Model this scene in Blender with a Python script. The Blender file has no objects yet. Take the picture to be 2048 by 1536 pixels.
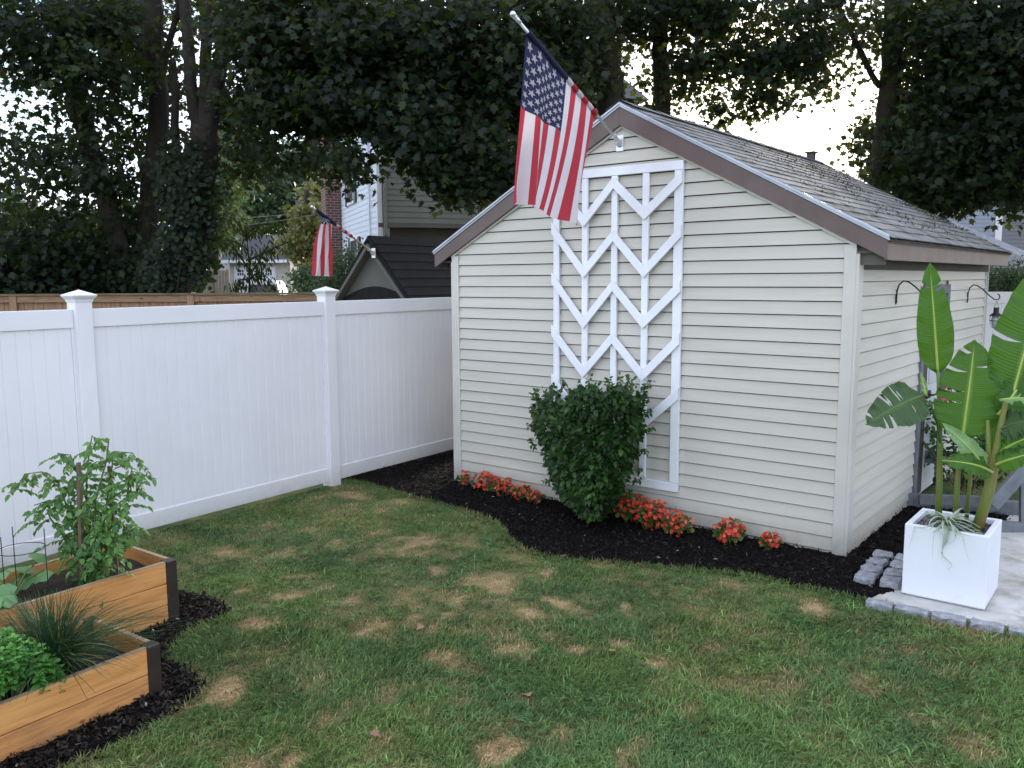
import bpy, math, random
import numpy as np
from mathutils import Vector, Matrix
R = math.radians
PI = math.pi
rng = np.random.default_rng(7)
random.seed(7)
S = bpy.context.scene

# ------------------------------------------------------------------ camera
F, PITCH, ROLL, CH = 1691.7, 0.1233, 0.0055, 2.0358
cam = bpy.data.objects.new('camera', bpy.data.cameras.new('camera'))
S.collection.objects.link(cam)
cam.data.sensor_width = 36
cam.data.lens = F / 2048 * 36
cam.data.clip_end = 1000
cam.data.clip_start = .05
cam.matrix_world = Matrix.Translation((0, 0, CH)) @ Matrix.Rotation(PI / 2 - PITCH, 4, 'X') @ Matrix.Rotation(-ROLL, 4, 'Z')
S.camera = cam

# ------------------------------------------------------------------ sky and sun (low, behind the trees ahead right)
SUN_EL, SUN_AZ = 11.0, 21.0            # degrees; azimuth measured from +Y towards +X
w = bpy.data.worlds.new('World')
S.world = w
w.use_nodes = True
nt = w.node_tree
for n_ in list(nt.nodes):
    nt.nodes.remove(n_)
N = nt.nodes.new
L = nt.links.new
out = N('ShaderNodeOutputWorld')
bg = N('ShaderNodeBackground')
sky = N('ShaderNodeTexSky')
sky.sky_type = 'NISHITA'
sky.sun_disc = False
sky.sun_elevation = R(SUN_EL)
sky.sun_rotation = R(SUN_AZ)
sky.air_density = 1.0
sky.dust_density = 0.7
sky.ozone_density = 1.6
tc = N('ShaderNodeTexCoord')
mp = N('ShaderNodeMapping')
mp.inputs['Scale'].default_value = (1, 1, 2.2)
no = N('ShaderNodeTexNoise')
no.inputs['Scale'].default_value = 2.6
no.inputs['Detail'].default_value = 7
no.inputs['Roughness'].default_value = .55
cr = N('ShaderNodeValToRGB')
cr.color_ramp.elements[0].position = .37
cr.color_ramp.elements[1].position = .60
mx = N('ShaderNodeMix')
mx.data_type = 'RGBA'
L(tc.outputs['Generated'], mp.inputs['Vector'])
L(mp.outputs[0], no.inputs['Vector'])
L(no.outputs['Fac'], cr.inputs[0])
L(cr.outputs[0], mx.inputs[0])
L(sky.outputs[0], mx.inputs[6])
mx.inputs[7].default_value = (7.4, 7.8, 9.0, 1)      # thin bright evening cloud
bg.inputs['Strength'].default_value = 0.12
L(mx.outputs[2], bg.inputs['Color'])
L(bg.outputs[0], out.inputs['Surface'])
sun = bpy.data.objects.new('sun', bpy.data.lights.new('sun', 'SUN'))
S.collection.objects.link(sun)
sun.data.energy = 2.2
sun.data.angle = R(10)
sun.data.color = (1, .86, .7)
sd = Vector((math.sin(R(SUN_AZ)) * math.cos(R(SUN_EL)), math.cos(R(SUN_AZ)) * math.cos(R(SUN_EL)), math.sin(R(SUN_EL))))
sun.rotation_euler = sd.to_track_quat('Z', 'Y').to_euler()
S.view_settings.view_transform = 'Standard'
S.view_settings.look = 'None'
S.view_settings.exposure = 1.6
S.view_settings.gamma = 1
S.cycles.max_bounces = 6
S.cycles.diffuse_bounces = 3
S.cycles.glossy_bounces = 2
S.cycles.transmission_bounces = 3
S.cycles.transparent_max_bounces = 4
S.cycles.use_denoising = True
S.cycles.caustics_reflective = False
S.cycles.caustics_refractive = False
S.cycles.sample_clamp_indirect = 6

# ------------------------------------------------------------------ survey helpers: a pixel of the 2048x1536 photograph plus a distance or a plane gives a place
def ray(x, y):
    a, b = (x - 1024) / F, (768 - y) / F
    u = a * math.cos(ROLL) + b * math.sin(ROLL)
    v = -a * math.sin(ROLL) + b * math.cos(ROLL)
    return Vector((u, math.cos(PITCH) + v * math.sin(PITCH), -math.sin(PITCH) + v * math.cos(PITCH)))
O = Vector((0, 0, CH))
def at(x, y, Y):
    d = ray(x, y)
    return O + d * (Y / d.y)
def gnd(x, y, z=0.0):
    d = ray(x, y)
    return O + d * ((z - CH) / d.z)
def onplane(x, y, P, n):
    d = ray(x, y)
    return O + d * ((Vector(P) - O).dot(n) / d.dot(n))

# ------------------------------------------------------------------ materials
MATS = {}
def newmat(name):
    m = bpy.data.materials.new(name)
    m.use_nodes = True
    t = m.node_tree
    b = t.nodes['Principled BSDF']
    MATS[name] = m
    return m, t, b
def mat(name, c1, c2=None, scale=8, rough=.6, bump=0, bscale=60, stretch=(1, 1, 1), spec=.4, detail=5, lo=.35, hi=.65, metal=0, bdist=.01, dirt=None, splash=None):
    m, t, b = newmat(name)
    b.inputs['Roughness'].default_value = rough
    b.inputs['Specular IOR Level'].default_value = spec
    b.inputs['Metallic'].default_value = metal
    tc = t.nodes.new('ShaderNodeTexCoord')
    mp = t.nodes.new('ShaderNodeMapping')
    mp.inputs['Scale'].default_value = stretch
    t.links.new(tc.outputs['Object'], mp.inputs[0])
    if c2:
        n = t.nodes.new('ShaderNodeTexNoise')
        n.inputs['Scale'].default_value = scale
        n.inputs['Detail'].default_value = detail
        n.inputs['Roughness'].default_value = .6
        r = t.nodes.new('ShaderNodeValToRGB')
        r.color_ramp.elements[0].position = lo
        r.color_ramp.elements[1].position = hi
        r.color_ramp.elements[0].color = (*c1, 1)
        r.color_ramp.elements[1].color = (*c2, 1)
        t.links.new(mp.outputs[0], n.inputs['Vector'])
        t.links.new(n.outputs['Fac'], r.inputs[0])
        last = r.outputs[0]
        if dirt:
            n3 = t.nodes.new('ShaderNodeTexNoise')
            n3.inputs['Scale'].default_value = dirt[1]
            n3.inputs['Detail'].default_value = 8
            n3.inputs['Roughness'].default_value = .7
            r3 = t.nodes.new('ShaderNodeValToRGB')
            r3.color_ramp.elements[0].position = dirt[2]
            r3.color_ramp.elements[1].position = dirt[3]
            r3.color_ramp.elements[1].color = (*([dirt[4]] * 3), 1)
            r3.color_ramp.elements[0].color = (0, 0, 0, 1)
            t.links.new(mp.outputs[0], n3.inputs['Vector'])
            t.links.new(n3.outputs['Fac'], r3.inputs[0])
            x = t.nodes.new('ShaderNodeMix')
            x.data_type = 'RGBA'
            t.links.new(r3.outputs[0], x.inputs[0])
            t.links.new(last, x.inputs[6])
            x.inputs[7].default_value = (*dirt[0], 1)
            last = x.outputs[2]
        if splash:
            sx_ = t.nodes.new('ShaderNodeSeparateXYZ')
            t.links.new(tc.outputs['Object'], sx_.inputs[0])
            mr = t.nodes.new('ShaderNodeMapRange')
            mr.inputs['From Min'].default_value = splash[1]; mr.inputs['From Max'].default_value = .0
            mr.inputs['To Min'].default_value = 0; mr.inputs['To Max'].default_value = 1
            t.links.new(sx_.outputs['Z'], mr.inputs['Value'])
            n5 = t.nodes.new('ShaderNodeTexNoise'); n5.inputs['Scale'].default_value = 16; n5.inputs['Detail'].default_value = 8; n5.inputs['Roughness'].default_value = .75
            t.links.new(tc.outputs['Object'], n5.inputs['Vector'])
            mu = t.nodes.new('ShaderNodeMath'); mu.operation = 'MULTIPLY'
            t.links.new(mr.outputs[0], mu.inputs[0]); t.links.new(n5.outputs['Fac'], mu.inputs[1])
            m6 = t.nodes.new('ShaderNodeMath'); m6.operation = 'MULTIPLY'; m6.inputs[1].default_value = splash[2]; m6.use_clamp = True
            t.links.new(mu.outputs[0], m6.inputs[0])
            x5 = t.nodes.new('ShaderNodeMix'); x5.data_type = 'RGBA'
            t.links.new(m6.outputs[0], x5.inputs[0]); t.links.new(last, x5.inputs[6]); x5.inputs[7].default_value = (*splash[0], 1)
            last = x5.outputs[2]
        t.links.new(last, b.inputs['Base Color'])
    else:
        b.inputs['Base Color'].default_value = (*c1, 1)
    if bump:
        n2 = t.nodes.new('ShaderNodeTexNoise')
        n2.inputs['Scale'].default_value = bscale
        n2.inputs['Detail'].default_value = 6
        bp = t.nodes.new('ShaderNodeBump')
        bp.inputs['Strength'].default_value = bump
        bp.inputs['Distance'].default_value = bdist
        t.links.new(mp.outputs[0], n2.inputs['Vector'])
        t.links.new(n2.outputs['Fac'], bp.inputs['Height'])
        t.links.new(bp.outputs[0], b.inputs['Normal'])
    return m
def leafmat(name, dark, mid, light, trans=.35, rough=.5, tcol=None, ribs=False):
    """per-leaf value in attribute 'v' picks the colour; some light passes through the blade"""
    m, t, b = newmat(name)
    a = t.nodes.new('ShaderNodeAttribute')
    a.attribute_name = 'v'
    r = t.nodes.new('ShaderNodeValToRGB')
    r.color_ramp.elements[0].position = 0
    r.color_ramp.elements[0].color = (*dark, 1)
    r.color_ramp.elements[1].position = 1
    r.color_ramp.elements[1].color = (*light, 1)
    e = r.color_ramp.elements.new(.5)
    e.color = (*mid, 1)
    t.links.new(a.outputs['Fac'], r.inputs[0])
    t.links.new(r.outputs[0], b.inputs['Base Color'])
    b.inputs['Roughness'].default_value = rough
    b.inputs['Specular IOR Level'].default_value = .35
    tr = t.nodes.new('ShaderNodeBsdfTranslucent')
    mixc = t.nodes.new('ShaderNodeMix')
    mixc.data_type = 'RGBA'
    mixc.inputs[0].default_value = .5
    t.links.new(r.outputs[0], mixc.inputs[6])
    mixc.inputs[7].default_value = (*(tcol or (light[0] * 1.6, light[1] * 1.6, light[2] * .6)), 1)
    t.links.new(mixc.outputs[2], tr.inputs[0])
    ms = t.nodes.new('ShaderNodeMixShader')
    ms.inputs[0].default_value = trans
    o = t.nodes['Material Output']
    t.links.new(b.outputs[0], ms.inputs[1])
    t.links.new(tr.outputs[0], ms.inputs[2])
    t.links.new(ms.outputs[0], o.inputs['Surface'])
    if ribs:
        uv = t.nodes.new('ShaderNodeUVMap')
        wv = t.nodes.new('ShaderNodeTexWave')
        wv.inputs['Scale'].default_value = 14
        wv.inputs['Distortion'].default_value = .6
        wv.bands_direction = 'Y'
        bp = t.nodes.new('ShaderNodeBump')
        bp.inputs['Strength'].default_value = .35
        bp.inputs['Distance'].default_value = .004
        t.links.new(uv.outputs[0], wv.inputs['Vector'])
        t.links.new(wv.outputs['Fac'], bp.inputs['Height'])
        t.links.new(bp.outputs[0], b.inputs['Normal'])
    return m
def colmat(name, rough=.8, bump=0, bscale=200, trans=0, bdist=.01):
    """colour comes from the mesh's own 'col' attribute"""
    m, t, b = newmat(name)
    a = t.nodes.new('ShaderNodeAttribute')
    a.attribute_name = 'col'
    t.links.new(a.outputs['Color'], b.inputs['Base Color'])
    b.inputs['Roughness'].default_value = rough
    b.inputs['Specular IOR Level'].default_value = .15
    if trans:
        tr = t.nodes.new('ShaderNodeBsdfTranslucent')
        t.links.new(a.outputs['Color'], tr.inputs[0])
        ms = t.nodes.new('ShaderNodeMixShader')
        ms.inputs[0].default_value = trans
        t.links.new(b.outputs[0], ms.inputs[1])
        t.links.new(tr.outputs[0], ms.inputs[2])
        t.links.new(ms.outputs[0], t.nodes['Material Output'].inputs['Surface'])
    if bump:
        tc = t.nodes.new('ShaderNodeTexCoord')
        n2 = t.nodes.new('ShaderNodeTexNoise')
        n2.inputs['Scale'].default_value = bscale
        n2.inputs['Detail'].default_value = 6
        bp = t.nodes.new('ShaderNodeBump')
        bp.inputs['Strength'].default_value = bump
        bp.inputs['Distance'].default_value = bdist
        t.links.new(tc.outputs['Object'], n2.inputs['Vector'])
        t.links.new(n2.outputs['Fac'], bp.inputs['Height'])
        t.links.new(bp.outputs[0], b.inputs['Normal'])
    return m
def woodmat(name, base, dark, grey=None, stretch=(1.2, 14, 14), knots=True, rough=.6):
    """boards: grain along local x, scattered knots"""
    m, t, b = newmat(name)
    b.inputs['Roughness'].default_value = rough
    b.inputs['Specular IOR Level'].default_value = .3
    tc = t.nodes.new('ShaderNodeTexCoord')
    mp = t.nodes.new('ShaderNodeMapping')
    mp.inputs['Scale'].default_value = stretch
    n = t.nodes.new('ShaderNodeTexNoise')
    n.inputs['Scale'].default_value = 3.2
    n.inputs['Detail'].default_value = 8
    n.inputs['Distortion'].default_value = .5
    r = t.nodes.new('ShaderNodeValToRGB')
    r.color_ramp.elements[0].position = .3
    r.color_ramp.elements[1].position = .62
    r.color_ramp.elements[0].color = (*dark, 1)
    r.color_ramp.elements[1].color = (*base, 1)
    t.links.new(tc.outputs['Object'], mp.inputs[0])
    t.links.new(mp.outputs[0], n.inputs['Vector'])
    t.links.new(n.outputs['Fac'], r.inputs[0])
    last = r.outputs[0]
    if knots:
        mp2 = t.nodes.new('ShaderNodeMapping')
        mp2.inputs['Scale'].default_value = (3.2, 3.2, 6.5)
        vo = t.nodes.new('ShaderNodeTexVoronoi')
        vo.inputs['Scale'].default_value = 1.3
        r2 = t.nodes.new('ShaderNodeValToRGB')
        r2.color_ramp.elements[0].position = .07
        r2.color_ramp.elements[1].position = .12
        r2.color_ramp.elements[0].color = (1, 1, 1, 1)
        r2.color_ramp.elements[1].color = (0, 0, 0, 1)
        t.links.new(tc.outputs['Object'], mp2.inputs[0])
        t.links.new(mp2.outputs[0], vo.inputs['Vector'])
        t.links.new(vo.outputs['Distance'], r2.inputs[0])
        x = t.nodes.new('ShaderNodeMix')
        x.data_type = 'RGBA'
        t.links.new(r2.outputs[0], x.inputs[0])
        t.links.new(last, x.inputs[6])
        x.inputs[7].default_value = (dark[0] * .35, dark[1] * .28, dark[2] * .3, 1)
        last = x.outputs[2]
    if grey:
        n3 = t.nodes.new('ShaderNodeTexNoise')
        n3.inputs['Scale'].default_value = 2.2
        n3.inputs['Detail'].default_value = 6
        r3 = t.nodes.new('ShaderNodeValToRGB')
        r3.color_ramp.elements[0].position = .45
        r3.color_ramp.elements[1].position = .7
        x3 = t.nodes.new('ShaderNodeMix')
        x3.data_type = 'RGBA'
        t.links.new(tc.outputs['Object'], n3.inputs['Vector'])
        t.links.new(n3.outputs['Fac'], r3.inputs[0])
        t.links.new(r3.outputs[0], x3.inputs[0])
        t.links.new(last, x3.inputs[6])
        x3.inputs[7].default_value = (*grey, 1)
        last = x3.outputs[2]
    t.links.new(last, b.inputs['Base Color'])
    bp = t.nodes.new('ShaderNodeBump')
    bp.inputs['Strength'].default_value = .25
    bp.inputs['Distance'].default_value = .004
    t.links.new(n.outputs['Fac'], bp.inputs['Height'])
    t.links.new(bp.outputs[0], b.inputs['Normal'])
    return m

M_vinyl = mat('white_vinyl', (.70, .70, .735), (.75, .75, .78), scale=1.2, rough=.38, dirt=((.45, .44, .42), 3.5, .66, .8, .25), splash=((.22, .19, .13), .22, .8))
M_siding = mat('cream_siding', (.485, .465, .415), (.53, .51, .455), scale=1.4, rough=.5, bump=.12, bscale=8, stretch=(1, 1, 12), bdist=.002, dirt=((.33, .31, .27), 2.2, .6, .78, .35), splash=((.14, .11, .08), .22, 1.1))
M_trimw = mat('cream_corner_trim', (.52, .51, .47), (.57, .56, .52), scale=3, rough=.45, dirt=((.36, .34, .3), 5, .6, .8, .4), splash=((.12, .10, .07), .25, 1.2))
M_fascia = mat('brown_fascia_paint', (.105, .075, .07), (.13, .093, .088), scale=4, rough=.45, dirt=((.07, .06, .05), 9, .6, .75, .5))
M_fascia2 = mat('weathered_taupe_paint', (.16, .12, .105), (.20, .155, .14), scale=4, rough=.55, dirt=((.10, .08, .065), 14, .58, .72, .6), stretch=(1, 1, 1))
M_drip = mat('aluminium_drip_edge', (.42, .46, .54), (.52, .56, .64), scale=6, rough=.4, metal=.2)
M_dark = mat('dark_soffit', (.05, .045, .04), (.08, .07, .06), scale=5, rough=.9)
M_soffit = mat('grey_soffit_board', (.085, .082, .072), (.11, .105, .09), scale=5, rough=.8)
M_shingle = mat('grey_asphalt_shingle', (.15, .15, .15), (.235, .235, .235), scale=5, rough=.9, bump=.5, bscale=150, bdist=.004, dirt=((.05, .048, .035), 4.5, .48, .62, .85), detail=8)
M_white = mat('white_paint', (.72, .74, .80), (.78, .80, .85), scale=5, rough=.45, bump=.08, bscale=30, dirt=((.5, .5, .5), 8, .66, .8, .3))
M_cedar = woodmat('orange_cedar', (.62, .31, .105), (.47, .20, .06))
M_cedar2 = woodmat('stained_cedar', (.56, .27, .09), (.34, .15, .055), grey=(.25, .15, .08))
M_cedtop = woodmat('greyed_cedar_edge', (.36, .26, .16), (.22, .15, .09), knots=False)
M_brown = mat('dark_brown_metal', (.022, .016, .013), (.035, .026, .021), scale=7, rough=.42)
M_fwood = woodmat('weathered_fence_wood', (.32, .20, .125), (.21, .125, .075), stretch=(14, 14, 1.2), knots=True, rough=.85)
M_fwoodh = woodmat('weathered_fence_rail', (.30, .19, .12), (.17, .105, .065), stretch=(1.2, 14, 14), rough=.85)
M_fcap = woodmat('mossy_fence_cap', (.19, .14, .085), (.11, .085, .05), stretch=(1.2, 14, 14), knots=False, rough=.9)
M_mulch = mat('black_mulch', (.003, .0025, .0025), (.014, .012, .011), scale=40, rough=1, spec=.08, bump=1, bscale=70, bdist=.02, lo=.4, hi=.75)
M_soil = mat('dark_soil', (.010, .007, .005), (.035, .024, .017), scale=30, rough=.95, bump=1, bscale=60, bdist=.02)
M_chip = colmat('mulch_chip', rough=.9)
M_bark = mat('maple_bark', (.016, .013, .011), (.045, .036, .030), scale=4, rough=.95, bump=1, bscale=9, bdist=.04, stretch=(1, 1, .25))
M_stem = mat('plant_stem', (.05, .09, .02), (.09, .13, .04), scale=20, rough=.6)
M_woodstake = mat('old_wood_stake', (.09, .06, .045), (.17, .12, .09), scale=12, rough=.9, stretch=(1, 1, .1))
M_black = mat('black_iron', (.012, .011, .011), (.022, .02, .019), scale=20, rough=.5)
M_glass = mat('pale_lamp_glass', (.45, .47, .5), rough=.1, spec=.8)
M_granite = mat('grey_granite', (.17, .18, .20), (.34, .35, .38), scale=22, rough=.8, bump=.8, bscale=30, bdist=.012, detail=8, dirt=((.10, .10, .09), 8, .5, .7, .6))
M_patio = mat('pale_concrete', (.40, .395, .38), (.53, .52, .505), scale=5, rough=.85, bump=.3, bscale=80, bdist=.003, dirt=((.22, .18, .13), 3.2, .5, .68, .8))
M_greyboard = mat('grey_painted_board', (.115, .13, .155), (.17, .185, .21), scale=8, rough=.7, stretch=(1, 1, 1), dirt=((.06, .06, .06), 6, .55, .75, .5))
M_planter = mat('white_planter_gloss', (.70, .72, .79), (.74, .76, .82), scale=2, rough=.32, bump=.05, bscale=12, dirt=((.5, .47, .42), 5, .62, .8, .35))
M_gravel = colmat('gravel', rough=.9)
M_alu = mat('brushed_aluminium', (.55, .56, .58), (.66, .67, .69), scale=20, rough=.35, metal=.7)
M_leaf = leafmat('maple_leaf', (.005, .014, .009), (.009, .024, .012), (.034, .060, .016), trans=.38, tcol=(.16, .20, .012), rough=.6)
M_leaf2 = leafmat('distant_leaf', (.03, .06, .03), (.05, .10, .045), (.09, .15, .05), trans=.3, tcol=(.2, .26, .04))
M_leafy = leafmat('yellow_green_leaf', (.07, .08, .02), (.13, .14, .035), (.24, .22, .06), trans=.3, tcol=(.3, .28, .05))
M_shrub = leafmat('shrub_leaf', (.011, .034, .009), (.028, .070, .015), (.085, .18, .03), trans=.2, tcol=(.08, .2, .02))
M_mint = leafmat('mint_leaf', (.05, .17, .03), (.09, .27, .05), (.17, .40, .09), trans=.3)
M_tomleaf = leafmat('tomato_leaf', (.04, .11, .025), (.08, .19, .05), (.15, .30, .08), trans=.3)
M_squash = leafmat('squash_leaf', (.07, .16, .06), (.12, .25, .10), (.20, .36, .15), trans=.3)
M_chive = colmat('chive', rough=.5, trans=.15)
M_banana = leafmat('banana_leaf', (.025, .085, .014), (.055, .155, .020), (.22, .33, .07), trans=.45, tcol=(.20, .42, .012), ribs=True, rough=.38)
M_banana_dark = leafmat('dark_banana_leaf', (.025, .06, .02), (.04, .09, .03), (.12, .2, .06), trans=.2, ribs=True, rough=.4)
M_banana_pale = leafmat('pale_banana_leaf', (.16, .30, .14), (.20, .36, .17), (.36, .5, .2), trans=.35, ribs=True, rough=.4)
M_pseudo = mat('banana_stalk', (.10, .17, .03), (.19, .15, .04), scale=9, rough=.5, stretch=(1, 1, .3), lo=.42, hi=.6, dirt=((.16, .07, .02), 12, .55, .7, .6))
M_air = leafmat('silvery_leaf', (.22, .28, .22), (.32, .39, .31), (.44, .50, .40), trans=.15, rough=.7)
M_petal = leafmat('red_petal', (.40, .022, .012), (.60, .06, .028), (.80, .19, .09), trans=.3, tcol=(1, .25, .12))
M_pink = leafmat('pink_petal', (.6, .03, .08), (.75, .06, .16), (.8, .2, .3), trans=.3, tcol=(1, .2, .3))
M_begleaf = leafmat('begonia_leaf', (.03, .06, .015), (.06, .10, .02), (.12, .17, .03), trans=.2)
M_grass = colmat('grass', rough=.6, trans=.25)
M_lawn = colmat('lawn_soil', rough=.95, bump=1, bscale=120, bdist=.015)
M_ground = mat('bare_ground', (.035, .05, .02), (.07, .06, .035), scale=.6, rough=.95)
M_brick = None

# ------------------------------------------------------------------ mesh helpers
def link(o):
    S.collection.objects.link(o)
    return o
def tag(o, label=None, cat=None, group=None, kind=None):
    if label: o['label'] = label
    if cat: o['category'] = cat
    if group: o['group'] = group
    if kind: o['kind'] = kind
    return o
def thing(name, label, cat, loc=(0, 0, 0), rz=0, group=None):
    o = link(bpy.data.objects.new(name, None))
    o.location = loc
    o.rotation_euler = (0, 0, rz)
    o.empty_display_size = .1
    return tag(o, label, cat, group)
class MB:
    def __init__(s):
        s.v = []; s.f = []; s.mi = []
    def add(s, vs, fs, m=0):
        b = len(s.v)
        s.v += [tuple(p) for p in vs]
        s.f += [tuple(i + b for i in q) for q in fs]
        s.mi += [m] * len(fs)
        return s
    def box(s, x0, x1, y0, y1, z0, z1, m=0, tf=None):
        vs = [Vector((x, y, z)) for z in (z0, z1) for y in (y0, y1) for x in (x0, x1)]
        if tf: vs = [tf @ p for p in vs]
        return s.add(vs, [(0, 2, 3, 1), (4, 5, 7, 6), (0, 1, 5, 4), (2, 6, 7, 3), (0, 4, 6, 2), (1, 3, 7, 5)], m)
    def prism(s, poly, e, m=0):
        """poly: list of 3D points in a plane, e: extrusion vector"""
        n = len(poly); e = Vector(e)
        vs = [Vector(p) for p in poly] + [Vector(p) + e for p in poly]
        fs = [tuple(range(n - 1, -1, -1)), tuple(range(n, 2 * n))] + [(i, (i + 1) % n, n + (i + 1) % n, n + i) for i in range(n)]
        return s.add(vs, fs, m)
    def tube(s, pts, rad, seg=8, cap=True, m=0):
        pts = [Vector(p) for p in pts]
        if not hasattr(rad, '__len__'): rad = [rad] * len(pts)
        rings = []
        up = Vector((0, 0, 1))
        d0 = (pts[1] - pts[0]).normalized()
        a = d0.cross(up)
        if a.length < .1: a = d0.cross(Vector((1, 0, 0)))
        a.normalize()
        for i, p in enumerate(pts):
            d = (pts[min(i + 1, len(pts) - 1)] - pts[max(i - 1, 0)]).normalized()
            a = (a - d * a.dot(d)).normalized()
            b = d.cross(a)
            rings.append([p + (a * math.cos(2 * PI * k / seg) + b * math.sin(2 * PI * k / seg)) * rad[i] for k in range(seg)])
        vs = [q for r in rings for q in r]
        fs = [(i * seg + k, i * seg + (k + 1) % seg, (i + 1) * seg + (k + 1) % seg, (i + 1) * seg + k) for i in range(len(pts) - 1) for k in range(seg)]
        if cap:
            fs += [tuple(range(seg - 1, -1, -1)), tuple((len(pts) - 1) * seg + k for k in range(seg))]
        return s.add(vs, fs, m)
    def obj(s, name, m, parent=None, smooth=False, bevel=0, seg=2):
        me = bpy.data.meshes.new(name)
        me.from_pydata(s.v, [], s.f)
        for k in (m if isinstance(m, (list, tuple)) else [m]): me.materials.append(k)
        if any(s.mi): me.polygons.foreach_set('material_index', s.mi)
        if smooth: me.polygons.foreach_set('use_smooth', [True] * len(me.polygons))
        o = link(bpy.data.objects.new(name, me))
        if parent: o.parent = parent
        if bevel:
            b = o.modifiers.new('bevel', 'BEVEL'); b.width = bevel; b.segments = seg; b.limit_method = 'ANGLE'
        return o
def npmesh(name, V, Fs, m, parent=None, attrs=None, smooth=False, uv=None):
    """V (n,3); Fs array (k,s) of equal-size faces or list of such arrays"""
    me = bpy.data.meshes.new(name)
    if not isinstance(Fs, list): Fs = [Fs]
    V = np.asarray(V, np.float32)
    me.vertices.add(len(V)); me.vertices.foreach_set('co', V.ravel())
    nl = sum(f.size for f in Fs); npol = sum(len(f) for f in Fs)
    me.loops.add(nl); me.loops.foreach_set('vertex_index', np.concatenate([f.ravel() for f in Fs]).astype(np.int32))
    tot = np.concatenate([np.full(len(f), f.shape[1], np.int32) for f in Fs])
    st = np.concatenate([[0], np.cumsum(tot)[:-1]]).astype(np.int32)
    me.polygons.add(npol); me.polygons.foreach_set('loop_start', st); me.polygons.foreach_set('loop_total', tot)
    if smooth: me.polygons.foreach_set('use_smooth', [True] * npol)
    me.update(calc_edges=True)
    for k, a in (attrs or {}).items():
        a = np.asarray(a, np.float32)
        if a.ndim == 1:
            at_ = me.attributes.new(k, 'FLOAT', 'POINT'); at_.data.foreach_set('value', a)
        else:
            at_ = me.attributes.new(k, 'FLOAT_COLOR', 'POINT')
            if a.shape[1] == 3: a = np.concatenate([a, np.ones((len(a), 1), np.float32)], 1)
            at_.data.foreach_set('color', a.ravel())
    me.materials.append(m)
    o = link(bpy.data.objects.new(name, me))
    if parent: o.parent = parent
    return o

MAPLE = (np.array([(0, .38), (0, 0), (.20, -.03), (.20, .14), (.50, .20), (.33, .36), (.56, .66), (.24, .60), (0, 1), (-.24, .60), (-.56, .66), (-.33, .36), (-.50, .20), (-.20, .14), (-.20, -.03)]),
         [(0, i, i + 1) for i in range(1, 14)] + [(0, 14, 1)])
OVAL = (np.array([(0, 0), (.27, .25), (.25, .62), (0, 1), (-.25, .62), (-.27, .25)]), [(0, 1, 2, 3), (0, 3, 4, 5)])
NARROW = (np.array([(0, 0), (.13, .3), (.11, .65), (0, 1), (-.11, .65), (-.13, .3)]), [(0, 1, 2, 3), (0, 3, 4, 5)])
ROUND = (np.array([(0, .5), (0, 0), (.36, .1), (.5, .45), (.36, .82), (0, .95), (-.36, .82), (-.5, .45), (-.36, .1)]), [(0, i, i + 1) for i in range(1, 8)] + [(0, 8, 1)])
SIMPLE = (np.array([(0, 0), (.4, .45), (0, 1), (-.4, .45)]), [(0, 1, 2, 3)])
def nrm(a): return a / np.maximum(np.linalg.norm(a, axis=-1, keepdims=True), 1e-9)
def leafarr(P, shape, size, axis=None, nup=None, jit=1.0, fold=.15, curl=0.0):
    """leaf blades at P; axis: mean leaf direction (n,3), nup: mean normal"""
    n = len(P)
    A = nrm(rng.normal(size=(n, 3)) * jit + (0 if axis is None else axis))
    U = rng.normal(size=(n, 3)) * jit + (np.array([0, 0, 1.]) if nup is None else nup)
    B = nrm(np.cross(A, U)); Nn = np.cross(B, A)
    sz = np.broadcast_to(size, (n,)).reshape(n, 1, 1)
    o = shape[0]
    x = o[:, 0].reshape(1, -1, 1); y = o[:, 1].reshape(1, -1, 1)
    V = P[:, None, :] + sz * (x * B[:, None] + y * A[:, None] + (fold * np.abs(x) - curl * y * y) * Nn[:, None])
    k = len(o)
    f = [np.array([q for q in shape[1]])]
    Fc = (f[0][None] + (np.arange(n) * k)[:, None, None]).reshape(-1, f[0].shape[1])
    return V.reshape(-1, 3), Fc, k
def foliage(name, P, shape, size, m, parent=None, axis=None, nup=None, jit=1.0, fold=.15, curl=0., val=None):
    V, Fc, k = leafarr(P, shape, size, axis, nup, jit, fold, curl)
    v = rng.random(len(P)) if val is None else np.clip(val, 0, 1)
    return npmesh(name, V, Fc, m, parent, {'v': np.repeat(v, k)})
def inball(n):
    p = nrm(rng.normal(size=(n, 3)))
    return p * (rng.random((n, 1)) ** (1 / 2.4))
def noise2(x, y, s, seed=0):
    g = np.random.default_rng(seed).random((64, 64))
    X = x / s; Y = y / s
    i = np.floor(X).astype(int); j = np.floor(Y).astype(int)
    fx = X - i; fy = Y - j
    fx = fx * fx * (3 - 2 * fx); fy = fy * fy * (3 - 2 * fy)
    q = lambda a, b: g[a % 64, b % 64]
    return (q(i, j) * (1 - fx) + q(i + 1, j) * fx) * (1 - fy) + (q(i, j + 1) * (1 - fx) + q(i + 1, j + 1) * fx) * fy
def fbm(x, y, s, seed=0, o=4):
    r = 0; a = 1; t = 0
    for k in range(o):
        r = r + a * noise2(x + 17.3 * k, y - 9.1 * k, s / 2 ** k, seed + k); t += a; a *= .55
    return r / t
def inpoly(x, y, poly):
    c = np.zeros(x.shape, bool); n = len(poly)
    for i in range(n):
        x1, y1 = poly[i]; x2, y2 = poly[(i + 1) % n]
        cond = ((y1 > y) != (y2 > y))
        xi = (x2 - x1) * (y - y1) / (y2 - y1 + 1e-12) + x1
        c ^= cond & (x < xi)
    return c

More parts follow.
